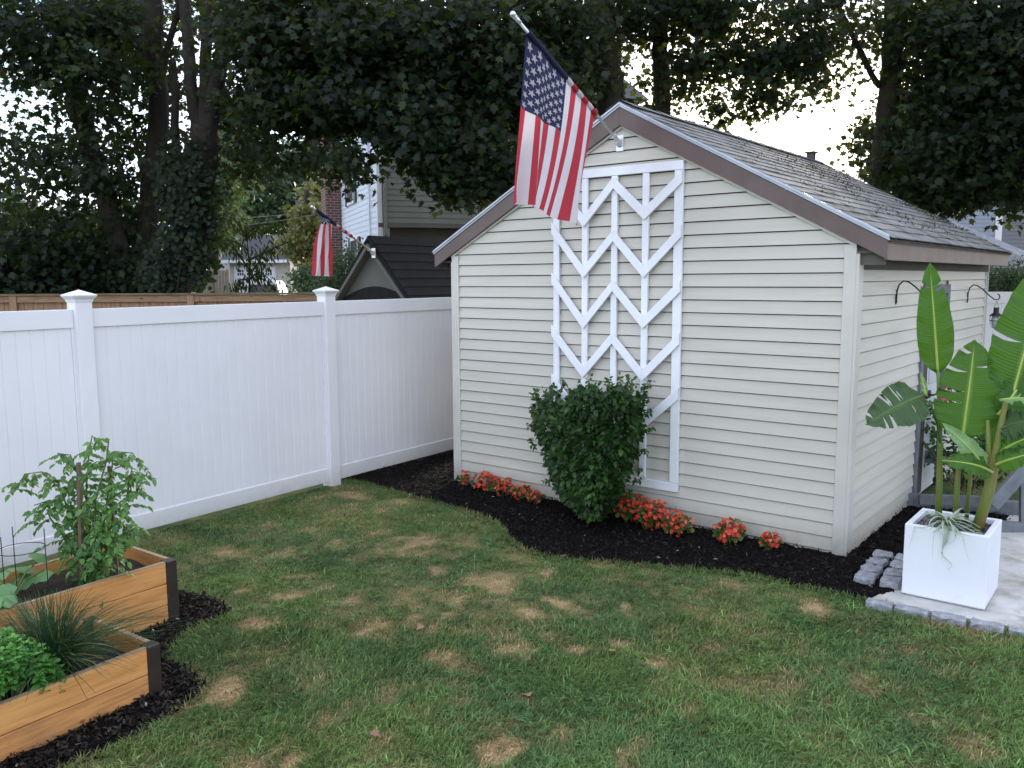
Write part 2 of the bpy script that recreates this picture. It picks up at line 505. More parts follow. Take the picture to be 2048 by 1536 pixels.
# ------------------------------------------------------------------ frames of the place
C0 = Vector((2.4217, 5.9789, 0)); SA = -0.675                 # shed right front corner and turn
SM = Matrix.Translation(C0) @ Matrix.Rotation(SA, 4, 'Z')
Q0 = Vector((-0.6861, 9.8824, 0)); FA = 0.955                 # white fence reference point and turn
FM = Matrix.Translation(Q0) @ Matrix.Rotation(FA, 4, 'Z')
SW, SL = 3.83, 4.76
def sh(x, y, z=0): return SM @ Vector((x, y, z))
def px2(pts, z=0): return [tuple(gnd(x, y, z))[:2] for x, y in pts]

# ------------------------------------------------------------------ ground, lawn, beds
bm = MB().add([(-400, -60, -.03), (400, -60, -.03), (400, 900, -.03), (-400, 900, -.03)], [(0, 1, 2, 3)])
tag(bm.obj('ground', M_ground), 'flat ground reaching to the horizon', 'ground', kind='structure')

edge = px2([(672, 958), (727, 967), (755, 975), (820, 993), (880, 1008), (956, 1031), (998, 1050), (1021, 1081), (1063, 1106), (1147, 1121), (1261, 1130), (1375, 1140), (1489, 1151), (1584, 1172), (1660, 1187), (1735, 1203)])
def smoothline(p, k=3):
    p = [Vector(q) for q in p]
    o = []
    for i in range(len(p) - 1):
        a, b, c, d = p[max(i - 1, 0)], p[i], p[i + 1], p[min(i + 2, len(p) - 1)]
        for j in range(k):
            t = j / k
            o.append(.5 * ((2 * b) + (c - a) * t + (2 * a - 5 * b + 4 * c - d) * t * t + (3 * b - a - 3 * c + d) * t ** 3))
    o.append(p[-1])
    return [(q[0], q[1]) for q in o]
edge = smoothline(edge, 6)
fpt = lambda t, off=0: (FM @ Vector((t, -off, 0)))
MULCH = edge + [tuple(gnd(1790, 1190))[:2]] + [tuple(sh(.62, .35))[:2], tuple(sh(.78, 1.2))[:2], tuple(sh(.8, 2.1))[:2], tuple(sh(-.5, 2.1))[:2], tuple(sh(-SW - .05, 1.2))[:2], tuple(sh(-SW, 2.2))[:2], tuple(fpt(.6, -.25))[:2], tuple(fpt(-1.82, -.25))[:2]]
BEDM = px2(smoothline([(374, 1185), (425, 1200), (462, 1222), (440, 1240), (395, 1255), (352, 1285), (338, 1320), (385, 1346), (412, 1375), (385, 1405), (300, 1460), (225, 1500), (130, 1536), (60, 1580)], 5)) + [(-2.9, 2.9), (-4.6, 3.6), (-3.4, 5.6), (-2.4, 5.5)]
PATIO = [tuple(gnd(1738, 1203))[:2], tuple(gnd(2048, 1263))[:2], (3.6, 4.35), (7, 4.6), (7, 9.5), tuple(sh(.8, 2.6))[:2], tuple(sh(.72, .9))[:2]]

SPOTS = [(575, 1185, 42, 1), (525, 1250, 40, 1), (700, 1195, 38, 1), (740, 1250, 50, 1), (830, 1250, 45, 1.1), (790, 1160, 60, .6), (980, 1165, 75, .8), (905, 1190, 60, .7), (1120, 1200, 40, 1), (1298, 1330, 26, 1.2), (1160, 1300, 40, 1), (1235, 1285, 30, .8), (1110, 1270, 40, .9), (1040, 1300, 50, .8), (900, 1312, 60, .7), (430, 1392, 50, .9), (535, 1530, 55, 1.2), (655, 1435, 40, 1), (1005, 1500, 45, 1), (1060, 1392, 16, 1.2), (1330, 1180, 60, .7), (1400, 1200, 60, .5), (1640, 1215, 60, .9), (1740, 1372, 45, .6), (1890, 1245, 60, .8), (600, 1515, 50, 1), (1500, 1250, 60, .4), (1960, 1500, 60, .6), (1200, 1130, 50, .7), (840, 1085, 70, .8), (680, 1090, 60, .7), (560, 1105, 60, .5), (700, 990, 45, .8), (640, 1000, 30, .6), (1960, 1265, 60, .6), (1180, 1250, 40, .7), (950, 1255, 60, .6), (455, 1450, 30, .5), (365, 1420, 30, .5), (1580, 1430, 60, .3), (1000, 1100, 30, .5), (880, 1230, 30, .9), (1090, 1150, 40, .8), (620, 1250, 30, .5), (740, 1465, 20, .7), (560, 1440, 30, .5), (1850, 1330, 60, .35)]
SP = []
SPOTS += [(480, 1180, 25, .8), (640, 1330, 28, .7), (780, 1205, 26, .9), (1250, 1215, 30, .8), (1450, 1290, 30, .6), (1560, 1340, 26, .6), (1380, 1420, 34, .6), (760, 1400, 28, .6), (930, 1420, 30, .5), (1120, 1470, 34, .6), (1270, 1500, 30, .5), (1700, 1480, 40, .5), (1820, 1420, 34, .5), (600, 1150, 26, .7), (870, 1140, 36, .8), (1060, 1220, 34, .9)]
for x, y, r, s in SPOTS:
    p = gnd(x, y); q = gnd(x + r, y)
    SP.append((p.x, p.y, (q - p).length * .95, s * 1.0))
def dryness(x, y):
    x, y = x + .26 * (fbm(x, y, .22, 51) - .5), y + .34 * (fbm(x, y, .22, 57) - .5)
    d = (fbm(x, y, .34, 3) - .42) * 1.35 + (fbm(x, y, .13, 13) - .5) * 1.0
    d = d + .10 * np.exp(-((x + .9) ** 2 / 1.6 + (y - 6.3) ** 2 / 1.3))
    for cx, cy, r, s in SP:
        rr = ((x - cx) ** 2 + (y - cy) ** 2) / r ** 2
        d = np.maximum(d, s * np.clip(1.25 * np.exp(-rr * .9) + 2.4 * (fbm(x, y, .20, 9) - .5) * np.exp(-rr * .45) + 1.4 * (fbm(x, y, .07, 19) - .5) * np.exp(-rr * .5) - .28, 0, 1.1))
    d = d + (fbm(x, y, .12, 21) - .5) * .55
    return np.clip(d, 0, 1)
def grasscol(x, y, d, j):
    """living green (bluish to yellowish) towards straw"""
    g1 = np.array([.078, .155, .052]); g2 = np.array([.145, .22, .060]); g3 = np.array([.040, .115, .055])
    h = fbm(x, y, .7, 31)[:, None]; k = fbm(x, y, .35, 41)[:, None]
    g = g1 * (1 - np.clip(h * 1.5 - .3, 0, 1)) + g2 * np.clip(h * 1.5 - .3, 0, 1)
    g = g * (1 - .6 * np.clip(k * 2 - .9, 0, 1)) + g3 * .6 * np.clip(k * 2 - .9, 0, 1)
    near = np.clip((5.2 - y) / 1.6 + (x - .5) * .25, 0, 1)[:, None]
    g = g * (1.0 + .30 * near)
    st = np.array([.50, .36, .19]); ol = np.array([.225, .22, .09])
    d = d[:, None]
    c = np.where(d < .5, g * (1 - d * 2) + ol * d * 2, ol * (2 - 2 * d) + st * (2 * d - 1))
    return c * np.clip(1 + j[:, None] * .55, .3, 2.6)

gx = np.linspace(-6, 6, 241); gy = np.linspace(1.2, 11.5, 207)
X, Y = np.meshgrid(gx, gy); x = X.ravel(); y = Y.ravel()
z = (fbm(x, y, .8, 5) - .5) * .02
d = dryness(x, y)
V = np.stack([x, y, z - .004], 1)
nx = len(gx)
i, j = np.meshgrid(np.arange(len(gx) - 1), np.arange(len(gy) - 1)); i = i.ravel(); j = j.ravel()
Fq = np.stack([j * nx + i, j * nx + i + 1, (j + 1) * nx + i + 1, (j + 1) * nx + i], 1)
col = grasscol(x, y, d, rng.normal(size=len(x)) * .3) * .62 + np.array([.018, .013, .007])
lawn = npmesh('lawn', V, Fq, M_lawn, attrs={'col': col}, smooth=True)
tag(lawn, 'patchy green lawn with dry straw coloured spots', 'lawn', kind='structure')

def fence_side(x, y):   # signed distance to the front of the white fence (positive = lawn side)
    dx = x - Q0.x; dy = y - Q0.y
    return dx * math.sin(FA) - dy * math.cos(FA)
def scatter(n, x0, x1, y0, y1):
    return rng.uniform(x0, x1, n), rng.uniform(y0, y1, n)
def blades(name, n, box, hmin, hmax, wid, label, seed):
    x, y = scatter(n, *box)
    # inside the camera's view with a margin, on the lawn only
    m = (np.abs(x) < .62 * y + 1.3) & (fence_side(x, y) > -.01) & ~inpoly(x, y, MULCH) & ~inpoly(x, y, BEDM) & ~inpoly(x, y, PATIO)
    loc = np.array(SM.inverted())
    lx = loc[0, 0] * x + loc[0, 1] * y + loc[0, 3]; ly = loc[1, 0] * x + loc[1, 1] * y + loc[1, 3]
    m &= ~((lx < .7) & (ly > -.2))
    x = x[m]; y = y[m]; n = len(x)
    d = dryness(x, y)
    keep = rng.random(n) > .35 * d
    x = x[keep]; y = y[keep]; d = d[keep]; n = len(x)
    tuft = fbm(x, y, .22, 77)
    h = rng.uniform(hmin, hmax, n) * (1 - .55 * d) * (.55 + .9 * tuft)
    ang = rng.uniform(0, 2 * PI, n) ; fl = fbm(x, y, .3, 55) * 9
    ang = ang * .55 + fl
    lean = rng.uniform(.35, 1.15, n) * (1 + .35 * d)
    dx = np.cos(ang); dy = np.sin(ang)
    wd = wid * rng.uniform(.6, 1.2, n)
    a2 = rng.uniform(0, PI, n); px = np.cos(a2); py = np.sin(a2)
    z0 = (fbm(x, y, .8, 5) - .5) * .02 - .006
    B = np.stack([x, y, z0], 1); Pp = np.stack([px, py, 0 * px], 1); D = np.stack([dx, dy, 0 * dx], 1); Zv = np.array([0, 0, 1.])
    hh = h[:, None]; ww = wd[:, None]; ll = lean[:, None]
    v0 = B - Pp * ww; v1 = B + Pp * ww
    mid = B + Zv * hh * .62 + D * hh * .28 * ll
    v2 = mid - Pp * ww * .8; v3 = mid + Pp * ww * .8
    v4 = B + Zv * hh * (1.05 - .32 * ll) + D * hh * .95 * ll
    Vv = np.stack([v0, v1, v3, v2, v4], 1).reshape(-1, 3)
    b = np.arange(n) * 5
    q = np.stack([b, b + 1, b + 2, b + 3], 1); t = np.stack([b + 3, b + 2, b + 4], 1)
    dd = np.clip(d + rng.normal(size=n) * .16, 0, 1)
    c = grasscol(x, y, dd, rng.normal(size=n) * .55)
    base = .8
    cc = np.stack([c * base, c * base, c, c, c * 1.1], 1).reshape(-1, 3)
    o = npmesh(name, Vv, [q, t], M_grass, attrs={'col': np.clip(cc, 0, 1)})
    tag(o, label, 'grass', kind='stuff')
blades('near_grass', 190000, (-3.4, 4.2, 2.6, 4.9), .022, .058, .0026, 'coarse green grass blades in the front part of the lawn', 1)
blades('far_grass', 225000, (-3.6, 3.6, 4.9, 9.6), .015, .036, .0026, 'short grass blades across the back part of the lawn', 2)
def tufts(name, n, label, hmin, hmax, wid):
    cx = rng.uniform(-2.6, 3.0, n); cy = 2.8 + 4.6 * rng.random(n) ** 2.1
    m = (np.abs(cx) < .62 * cy + .4) & (fence_side(cx, cy) > .06) & ~inpoly(cx, cy, MULCH) & ~inpoly(cx, cy, BEDM) & ~inpoly(cx, cy, PATIO) & (dryness(cx, cy) < .45)
    loc = np.array(SM.inverted()); lx = loc[0, 0] * cx + loc[0, 1] * cy + loc[0, 3]; ly = loc[1, 0] * cx + loc[1, 1] * cy + loc[1, 3]
    m &= ~((lx < .7) & (ly > -.3))
    cx = cx[m]; cy = cy[m]; k = 16
    x = np.repeat(cx, k) + rng.normal(size=len(cx) * k) * .018; y = np.repeat(cy, k) + rng.normal(size=len(cx) * k) * .018
    ax = np.stack([rng.normal(size=len(x)) * .9, rng.normal(size=len(x)) * .9, rng.uniform(.35, 1.1, len(x))], 1)
    V_, F_, k_ = leafarr(np.stack([x, y, 0 * x + .004], 1), (np.array([(.05, 0), (.05, .55), (0, 1), (-.05, .55), (-.05, 0)]), [(0, 1, 3, 4), (1, 2, 3, 3)]), rng.uniform(hmin, hmax, len(x)), axis=ax * 3, jit=.3, curl=.45)
    F_ = F_.reshape(-1, 2, 4)
    cc = grasscol(x, y, np.full(len(x), .02), rng.normal(size=len(x)) * .5) * np.repeat(rng.uniform(.75, 1.35, len(cx)), k)[:, None]
    tag(npmesh(name, V_, [F_[:, 0], F_[:, 1, :3]], M_grass, attrs={'col': np.clip(np.repeat(cc, k_, axis=0), 0, 1)}), label, 'grass', kind='stuff')
tufts('grass_tufts', 3600, 'coarser tufts of crabgrass spread through the lawn', .024, .056, .05)
# longer ragged fringe where turf meets mulch
ex = []; 
for poly, cl in ((edge, 0), (BEDM[:66], 0)):
    for (x1, y1), (x2, y2) in zip(poly[:-1], poly[1:]):
        Ld = math.hypot(x2 - x1, y2 - y1)
        for _ in range(int(Ld * 900)):
            t = random.random(); nx_, ny_ = (y2 - y1) / Ld, -(x2 - x1) / Ld
            o_ = random.gauss(0, .016)
            ex.append((x1 + (x2 - x1) * t + nx_ * o_, y1 + (y2 - y1) * t + ny_ * o_))
ex = np.array(ex)
sel = (ex[:, 0] > -2.5); ex = ex[sel]
P3 = np.stack([ex[:, 0], ex[:, 1], np.full(len(ex), .0)], 1)
ax = np.stack([rng.normal(size=len(ex)) * .5, rng.normal(size=len(ex)) * .5 - .15, np.full(len(ex), .8)], 1)
V_, F_, k_ = leafarr(P3, (np.array([(.04, 0), (.035, .5), (0, 1), (-.035, .5), (-.04, 0)]), [(0, 1, 3, 4), (1, 2, 3, 3)]), rng.uniform(.025, .055, len(ex)), axis=ax, jit=.3, curl=.4)
F_ = F_.reshape(-1, 2, 4)
c_ = grasscol(ex[:, 0], ex[:, 1], np.clip(dryness(ex[:, 0], ex[:, 1]) * .7 + .1, 0, 1), rng.normal(size=len(ex)) * .4)
o = npmesh('edge_grass', V_, [F_[:, 0], F_[:, 1, :3]], M_grass, attrs={'col': np.clip(np.repeat(c_, k_, axis=0), 0, 1)})
tag(o, 'ragged fringe of longer grass along the mulch edges', 'grass', kind='stuff')

def mulchbed(name, poly, label, h=.02, step=.03, bbox=None, nchips=9000, brown=0.):
    xs = [p[0] for p in poly]; ys = [p[1] for p in poly]
    x0, x1, y0, y1 = bbox or (min(xs), max(xs), min(ys), max(ys))
    gx = np.arange(x0 - step, x1 + 2 * step, step); gy = np.arange(y0 - step, y1 + 2 * step, step)
    X, Y = np.meshgrid(gx, gy); nx = len(gx)
    inside = inpoly(X, Y, poly)
    Z = np.full(X.shape, 0.0)
    # soft shoulder: average of inside mask
    k = inside.astype(float)
    for _ in range(2):
        k2 = k.copy(); k2[1:-1, 1:-1] = (k[1:-1, 1:-1] + k[:-2, 1:-1] + k[2:, 1:-1] + k[1:-1, :-2] + k[1:-1, 2:]) / 5; k = k2
    Z = -.03 + k * (.03 + h) + (fbm(X.ravel(), Y.ravel(), .09, 61).reshape(X.shape) - .5) * .035 + rng.normal(size=X.shape) * .004
    Vv = np.stack([X.ravel(), Y.ravel(), Z.ravel()], 1)
    i, j = np.meshgrid(np.arange(len(gx) - 1), np.arange(len(gy) - 1)); i = i.ravel(); j = j.ravel()
    cell = k[j, i] + k[j + 1, i + 1] + k[j, i + 1] + k[j + 1, i]
    s = cell > .9; i = i[s]; j = j[s]
    Fq = np.stack([j * nx + i, j * nx + i + 1, (j + 1) * nx + i + 1, (j + 1) * nx + i], 1)
    o = npmesh(name, Vv, Fq, M_mulch, smooth=False)
    tag(o, label, 'mulch', kind='structure')
    cx, cy = scatter(nchips * 3, x0, x1, y0, y1)
    m = inpoly(cx, cy, poly); cx = cx[m][:nchips]; cy = cy[m][:nchips]; n = len(cx)
    ii = np.clip(((cx - gx[0]) / step).astype(int), 0, nx - 1); jj = np.clip(((cy - gy[0]) / step).astype(int), 0, len(gy) - 1)
    P = np.stack([cx, cy, Z[jj, ii] + .006], 1)
    V_, F_, k_ = leafarr(P, (np.array([(.16, 0), (.22, .8), (-.1, 1), (-.2, .1)]), [(0, 1, 2, 3)]), rng.uniform(.012, .038, n), jit=.8, axis=np.stack([rng.normal(size=n), rng.normal(size=n), rng.normal(size=n) * .3], 1), nup=np.array([0, 0, 1.6]))
    b = rng.random(n)[:, None] ** 2.2
    c = np.array([.004, .0033, .003]) + b * np.array([.022 + brown * .6, .018 + brown * .45, .016 + brown * .35])
    pale_chip = rng.random(n) < .006
    c[pale_chip] = np.array([.22, .2, .17])  # a few chips picked at random are paler
    oc = npmesh(name.replace('bed', 'chips'), V_, F_, M_chip, attrs={'col': np.repeat(c, k_, axis=0)})
    tag(oc, 'loose dark bark chips on the ' + label, 'mulch chips', kind='stuff')
    return Z
mulchbed('mulch_bed', MULCH, 'curving black mulch bed along the shed', nchips=26000)
mulchbed('planting_mulch_bed', BEDM, 'dark mulch strip around the raised cedar beds', bbox=(-2.7, -1.1, 2.8, 5.3), nchips=12000, brown=.05)

# a few fallen leaves on the turf
for k, (x_, y_, lb) in enumerate(((1218, 1302, 'dry tan maple leaf lying right of the centre of the lawn'), (1058, 1392, 'curled brown leaf lying in the front middle of the lawn'), (848, 1252, 'reddish brown leaf in a straw patch left of centre'), (740, 1466, 'brown leaf lying near the front edge of the lawn'), (1128, 1113, 'brown leaf caught at the mulch edge below the shrub'))):
    p = gnd(x_, y_, .03)
    o = foliage('fallen_leaf', np.zeros((1, 3)), MAPLE, .055, mat('dry_leaf', (.30 - .03 * k, .17 - .02 * k, .08), rough=.8), axis=np.array([math.cos(k * 2), math.sin(k * 2), .1]) * 9, nup=np.array([.2, -.2, 9.]), curl=.3, fold=.3)
    o.location = p; tag(o, lb, 'leaf', 'fallen leaves on the lawn')
# patio
bm = MB()
bm.prism([(p[0], p[1], -.06) for p in PATIO], (0, 0, .075))
tag(bm.obj('patio', M_patio), 'pale stained concrete patio under the white planter', 'patio', kind='structure')

# granite curb and cobbles
def stone(name, cx, cy, lx, ly, lz, rz, label, group, z=0, seed=0, cat='paving stone'):
    r = random.Random(seed)
    t = []
    nx, ny, nz = 5, 4, 3
    bm = MB(); pts = {}
    vs = []; fs = []
    def P(a, b, c):
        key = (a, b, c)
        if key not in pts:
            x = (a / nx - .5); y = (b / ny - .5); zz = c / nz
            ex = max(abs(x) * 2, 0); ey = abs(y) * 2
            rnd = 1 - .07 * (ex ** 4) * (ey ** 4) - .04 * (zz ** 3) * max(ex, ey) ** 4
            p = Vector((x * lx * rnd + r.gauss(0, .0035), y * ly * rnd + r.gauss(0, .0035), zz * lz - lz * .08 * (max(ex, ey) ** 5) * (zz ** 2) + r.gauss(0, .002)))
            pts[key] = len(vs); vs.append(p)
        return pts[key]
    for a in range(nx):
        for b in range(ny):
            fs.append((P(a, b, nz), P(a + 1, b, nz), P(a + 1, b + 1, nz), P(a, b + 1, nz)))
    for c in range(nz):
        for a in range(nx):
            fs.append((P(a, 0, c), P(a + 1, 0, c), P(a + 1, 0, c + 1), P(a, 0, c + 1)))
            fs.append((P(a + 1, ny, c), P(a, ny, c), P(a, ny, c + 1), P(a + 1, ny, c + 1)))
        for b in range(ny):
            fs.append((P(nx, b, c), P(nx, b + 1, c), P(nx, b + 1, c + 1), P(nx, b, c + 1)))
            fs.append((P(0, b + 1, c), P(0, b, c), P(0, b, c + 1), P(0, b + 1, c + 1)))
    o = bm.add(vs, fs).obj(name, M_granite)
    o.location = (cx, cy, z); o.rotation_euler = (r.gauss(0, .03), r.gauss(0, .03), rz)
    tag(o, label, cat, group)
cobs = [(1738, 1163, 'paler granite cobble at the left front of the cobble patch'), (1776, 1175, 'granite cobble at the front right of the cobble patch beside the planter'), (1752, 1140, 'second granite cobble from the front in the left row'), (1789, 1150, 'granite cobble half hidden by the front left edge of the planter'),
        (1764, 1126, 'narrow third granite cobble in the left row by the mulch'), (1777, 1108, 'rear granite cobble in the left row deep in the mulch'), (1798, 1128, 'granite cobble tucked against the middle of the planter side'), (1812, 1103, 'rear granite cobble hidden behind the planter')]
order = [(0, 0), (1, 0), (0, 1), (1, 1), (0, 2), (0, 3), (1, 2), (1, 3)]
for k, (x_, y_, lb) in enumerate(cobs):
    a_, b_ = order[k]
    cx_ = 2.368 + .122 * a_ + .103 * b_; cy_ = 5.470 - .092 * a_ + .152 * b_
    stone('cobblestone', cx_ + random.gauss(0, .004), cy_ + random.gauss(0, .004), .128, .148 if k != 4 else .12, .07, -.62 + random.gauss(0, .06), lb, 'granite cobbles beside the planter', z=-.012, seed=k)
cA = gnd(1733, 1200, .03); cB = gnd(2048, 1262, .03); cd = (cB - cA).normalized()
tt = .0
clab = ['first curb stone at the left end of the lawn edging', 'second curb stone below the left part of the planter', 'third curb stone below the planter front', 'fourth curb stone below the right corner of the planter', 'fifth curb stone right of the planter by the lawn', 'sixth curb stone at the right edge of the picture', 'seventh curb stone past the right end of the edging']
for k in range(7):
    ln_ = (.155, .19, .19, .185, .19, .19, .19)[k]
    p = cA + cd * (tt + ln_ / 2) ; tt += ln_ + .012
    stone('curb_stone', p.x, p.y, ln_, .085, .085, math.atan2(cd.y, cd.x) + random.gauss(0, .02), 'grey granite ' + clab[k], 'granite curb along the patio', z=-.045, seed=40 + k, cat='curb stone')

# ------------------------------------------------------------------ white vinyl fence
def profile_panel(bm, x0, x1, z0, z1, y, pitch=.0968):
    n = max(1, round((x1 - x0) / pitch)); p = (x1 - x0) / n
    xs = []
    for k in range(n):
        a = x0 + k * p
        xs += [(a, y + .006), (a + .009, y), (a + p - .0015, y)]
    xs.append((x1, y + .006))
    vs = [(a, b, z0) for a, b in xs] + [(a, b, z1) for a, b in xs]; m = len(xs)
    bm.add(vs, [(k, k + 1, m + k + 1, m + k) for k in range(m - 1)])
    bm.add([(x0, y + .03, z0), (x1, y + .03, z0), (x1, y + .03, z1), (x0, y + .03, z1)], [(3, 2, 1, 0)])
fence = thing('vinyl_fence', 'tall white vinyl privacy fence with capped posts left of the shed', 'fence', Q0, FA)
FT, FBt = 1.8326, .045
posts = [-6.80, -4.372, -1.945, .49]
for k, px_ in enumerate(posts):
    gz = -.02
    p = MB().box(px_ - .0635, px_ + .0635, -.0635, .0635, gz, FT + .062).obj('post', M_vinyl, fence, bevel=.006)
    bm = MB()
    zc = FT + .052
    prof = [(.066, 0), (.071, .020), (.090, .044), (.091, .053), (.080, .058), (0, .092)]
    vs = []; fs = []
    for r_, h_ in prof[:-1]:
        vs += [(px_ + sx * r_, sy * r_, zc + h_) for sx, sy in ((-1, -1), (1, -1), (1, 1), (-1, 1))]
    vs.append((px_, 0, zc + prof[-1][1]))
    for a in range(len(prof) - 2):
        fs += [(a * 4 + b, a * 4 + (b + 1) % 4, a * 4 + 4 + (b + 1) % 4, a * 4 + 4 + b) for b in range(4)]
    a = len(prof) - 2
    fs += [(a * 4 + b, a * 4 + (b + 1) % 4, len(vs) - 1) for b in range(4)]
    bm.add(vs, fs).obj('post_cap', M_vinyl, p)
    if k < len(posts) - 1:
        a, b = px_ + .0635, posts[k + 1] - .0635
        MB().box(a, b, -.025, .025, FT - .137, FT).obj('top_rail', M_vinyl, fence, bevel=.004)
        MB().box(a, b, -.025, .025, FBt, FBt + .137).obj('bottom_rail', M_vinyl, fence, bevel=.004)
        bm = MB()
        bm.box(a, a + .02, -.018, .018, FBt + .137, FT - .137).box(b - .02, b, -.018, .018, FBt + .137, FT - .137)
        profile_panel(bm, a + .02, b - .02, FBt + .137, FT - .137, -.011)
        bm.obj('board_panel', M_vinyl, fence)
# section continuing left out of frame
a, b = -9.2, -6.8635
MB().box(a, b, -.025, .025, FT - .137, FT).obj('top_rail', M_vinyl, fence)
MB().box(a, b, -.025, .025, FBt, FBt + .137).obj('bottom_rail', M_vinyl, fence)
bm = MB(); profile_panel(bm, a, b, FBt + .137, FT - .137, -.011); bm.obj('board_panel', M_vinyl, fence)

# white fence seen past the shed, right
bR = at(1960, 584, 11.6)
fr = thing('vinyl_fence', 'white vinyl fence section glimpsed past the far corner of the shed', 'fence', (bR.x - .9, 11.6, 0), -.05)
MB().box(0, 3.4, -.025, .025, 1.68, 1.83).obj('top_rail', M_vinyl, fr)
MB().box(0, 3.4, -.025, .025, .04, .18).obj('bottom_rail', M_vinyl, fr)
bm = MB(); profile_panel(bm, 0, 3.4, .18, 1.68, -.011); bm.obj('board_panel', M_vinyl, fr)
MB().box(-.127, 0, -.0635, .0635, 0, 1.92).obj('post', M_vinyl, fr)

# ------------------------------------------------------------------ wooden fence behind
wf = thing('wooden_fence', 'weathered brown board fence behind the white fence', 'fence', (0, 12.5, 0), 0)
xL, xRr = -12.0, -2.2
ztop = at(300, 586.5, 12.5).z
pst = [at(29, 590, 12.5).x, at(383, 590, 12.5).x]
pst = [pst[0] - 2.62 * 2, pst[0] - 2.62] + pst + [pst[1] + 2.6]
for p_ in pst:
    MB().box(p_ - .05, p_ + .05, -.06, .05, 0, ztop - .028).obj('post', M_fwood, wf)
for a, b in zip(pst[:-1], pst[1:]):
    MB().box(a + .052, b - .052, -.045, -.005, ztop - .125, ztop - .03).obj('rail', M_fwoodh, wf)
MB().box(xL, pst[-1] + .05, -.075, .07, ztop - .027, ztop).obj('cap_board', M_fcap, wf)
bm = MB(); xx = xL
while xx < pst[-1]:
    wd = .142 + random.uniform(-.004, .004)
    bm.box(xx, xx + wd - .006, 0, .018, .03, ztop - .03 - random.uniform(0, .01)); xx += wd
bm.obj('board_panel', M_fwood, wf)

# ------------------------------------------------------------------ the shed
shed = thing('garden_shed', 'cream sided shed with brown rake boards and worn grey shingle roof', 'shed', C0, SA)
c = .1016
ZK = 2.2752; ZS = 2.0066
tan_roof = (3.345 - 2.245) / (SW / 2)          # underside of rake along the wall
def wall_top(xl):    # xl from -SW to 0
    return 3.30 - abs(xl + SW / 2) * (3.30 - 2.21) / (SW / 2)
bm = MB()
k = -11
z_ = ZK - 22 * c
rows = [z_ - c * .35] + [z_ + c * i_ for i_ in range(0, 40)]
for zi, zj in zip(rows[:-1], rows[1:]):
    if zi > 3.3: break
    zj -= .008
    bot_out = -.017; top_out = -.003
    # clip the course by the roof line
    def xlim(z):
        if z <= 2.27: return -SW + .02, -.02
        hw = (3.34 - z) / (3.34 - 2.27) * SW / 2
        return -SW / 2 - hw, -SW / 2 + hw
    zt = min(zj, 3.33)
    a0, a1 = xlim(zi); b0, b1 = xlim(zt)
    a0 = max(a0, -SW + .02); a1 = min(a1, -.02)
    if zi < 2.27 < zt:
        pts_ = [(a0, bot_out, zi), (a1, bot_out, zi), (-.02, top_out, 2.27), (b1, top_out, zt), (b0, top_out, zt), (-SW + .02, top_out, 2.27)]
    else:
        pts_ = [(a0, bot_out, zi), (a1, bot_out, zi), (b1, top_out, zt), (b0, top_out, zt)]
    bm.add(pts_, [tuple(range(len(pts_)))])
    bm.add([(a0, bot_out, zi), (a1, bot_out, zi), (a1, 0.016, zi + .002), (a0, .016, zi + .002)], [(3, 2, 1, 0)])
    bm.add([(b0, top_out, zt), (b1, top_out, zt), (b1, .016, zt), (b0, .016, zt)], [(0, 1, 2, 3)])
bm.obj('gable_siding', M_siding, shed)
MB().prism([(-SW + .02, .02, 0), (-.02, .02, 0), (-.02, .02, 2.27), (-SW / 2, .02, 3.34), (-SW + .02, .02, 2.27)], (0, .05, 0)).obj('gable_wall', M_dark, shed)
# corner posts
for xa, nm in ((-.085, 'r'), (-SW, 'l')):
    bm = MB()
    bm.box(xa, xa + .085, -.024, .0, -.02, 2.262)
    if nm == 'r': bm.box(-.001, .022, -.022, .085, -.02, 2.2)
    else:
        bm.box(-SW - .012, -SW - .001, -.022, .085, 0, 2.2)
        bm.box(-SW + .02, -SW + .026, -.026, -.022, 0, 2.23).box(-SW + .05, -SW + .056, -.026, -.022, 0, 2.23)
    bm.obj('corner_trim', M_trimw, shed, bevel=.004)
MB().box(-.001, .018, SL - .07, SL + .015, 0, 2.17).box(.0, .03, SL - .012, SL + .015, 0, 2.17).obj('corner_trim', M_trimw, shed, bevel=.003)
# side siding with door opening
D0, D1, DZ = 1.86, 2.86, 1.965
bm = MB()
for kk in range(-3, 21):
    zi = ZS - (kk + 1) * c; zj = ZS - kk * c
    if zj < .02: break
    spans = [(.08, SL - .06)] if zi > DZ + .02 else [(.08, D0), (D1, SL - .06)]
    zt = min(zj, 2.2) - .008
    if zi > 2.2: continue
    for a, b in spans:
        bm.add([(.016, a, zi), (.016, b, zi), (.003, b, zt), (.003, a, zt)], [(0, 1, 2, 3)])
        bm.add([(.016, a, zi), (.016, b, zi), (-.012, b, zi + .002), (-.012, a, zi + .002)], [(3, 2, 1, 0)])
        bm.add([(.003, a, zt), (.003, b, zt), (-.012, b, zt), (-.012, a, zt)], [(0, 1, 2, 3)])
bm.obj('side_siding', M_siding, shed)
MB().box(-.06, -.013, .02, D0, 0, 2.2).box(-.06, -.013, D1, SL, 0, 2.2).box(-.06, -.013, D0, D1, DZ, 2.2).box(-SW + .02, -SW + .06, .08, SL, 0, 2.2).box(-SW + .06, -.06, SL - .06, SL - .02, 0, 2.2).obj('back_walls', M_siding, shed)
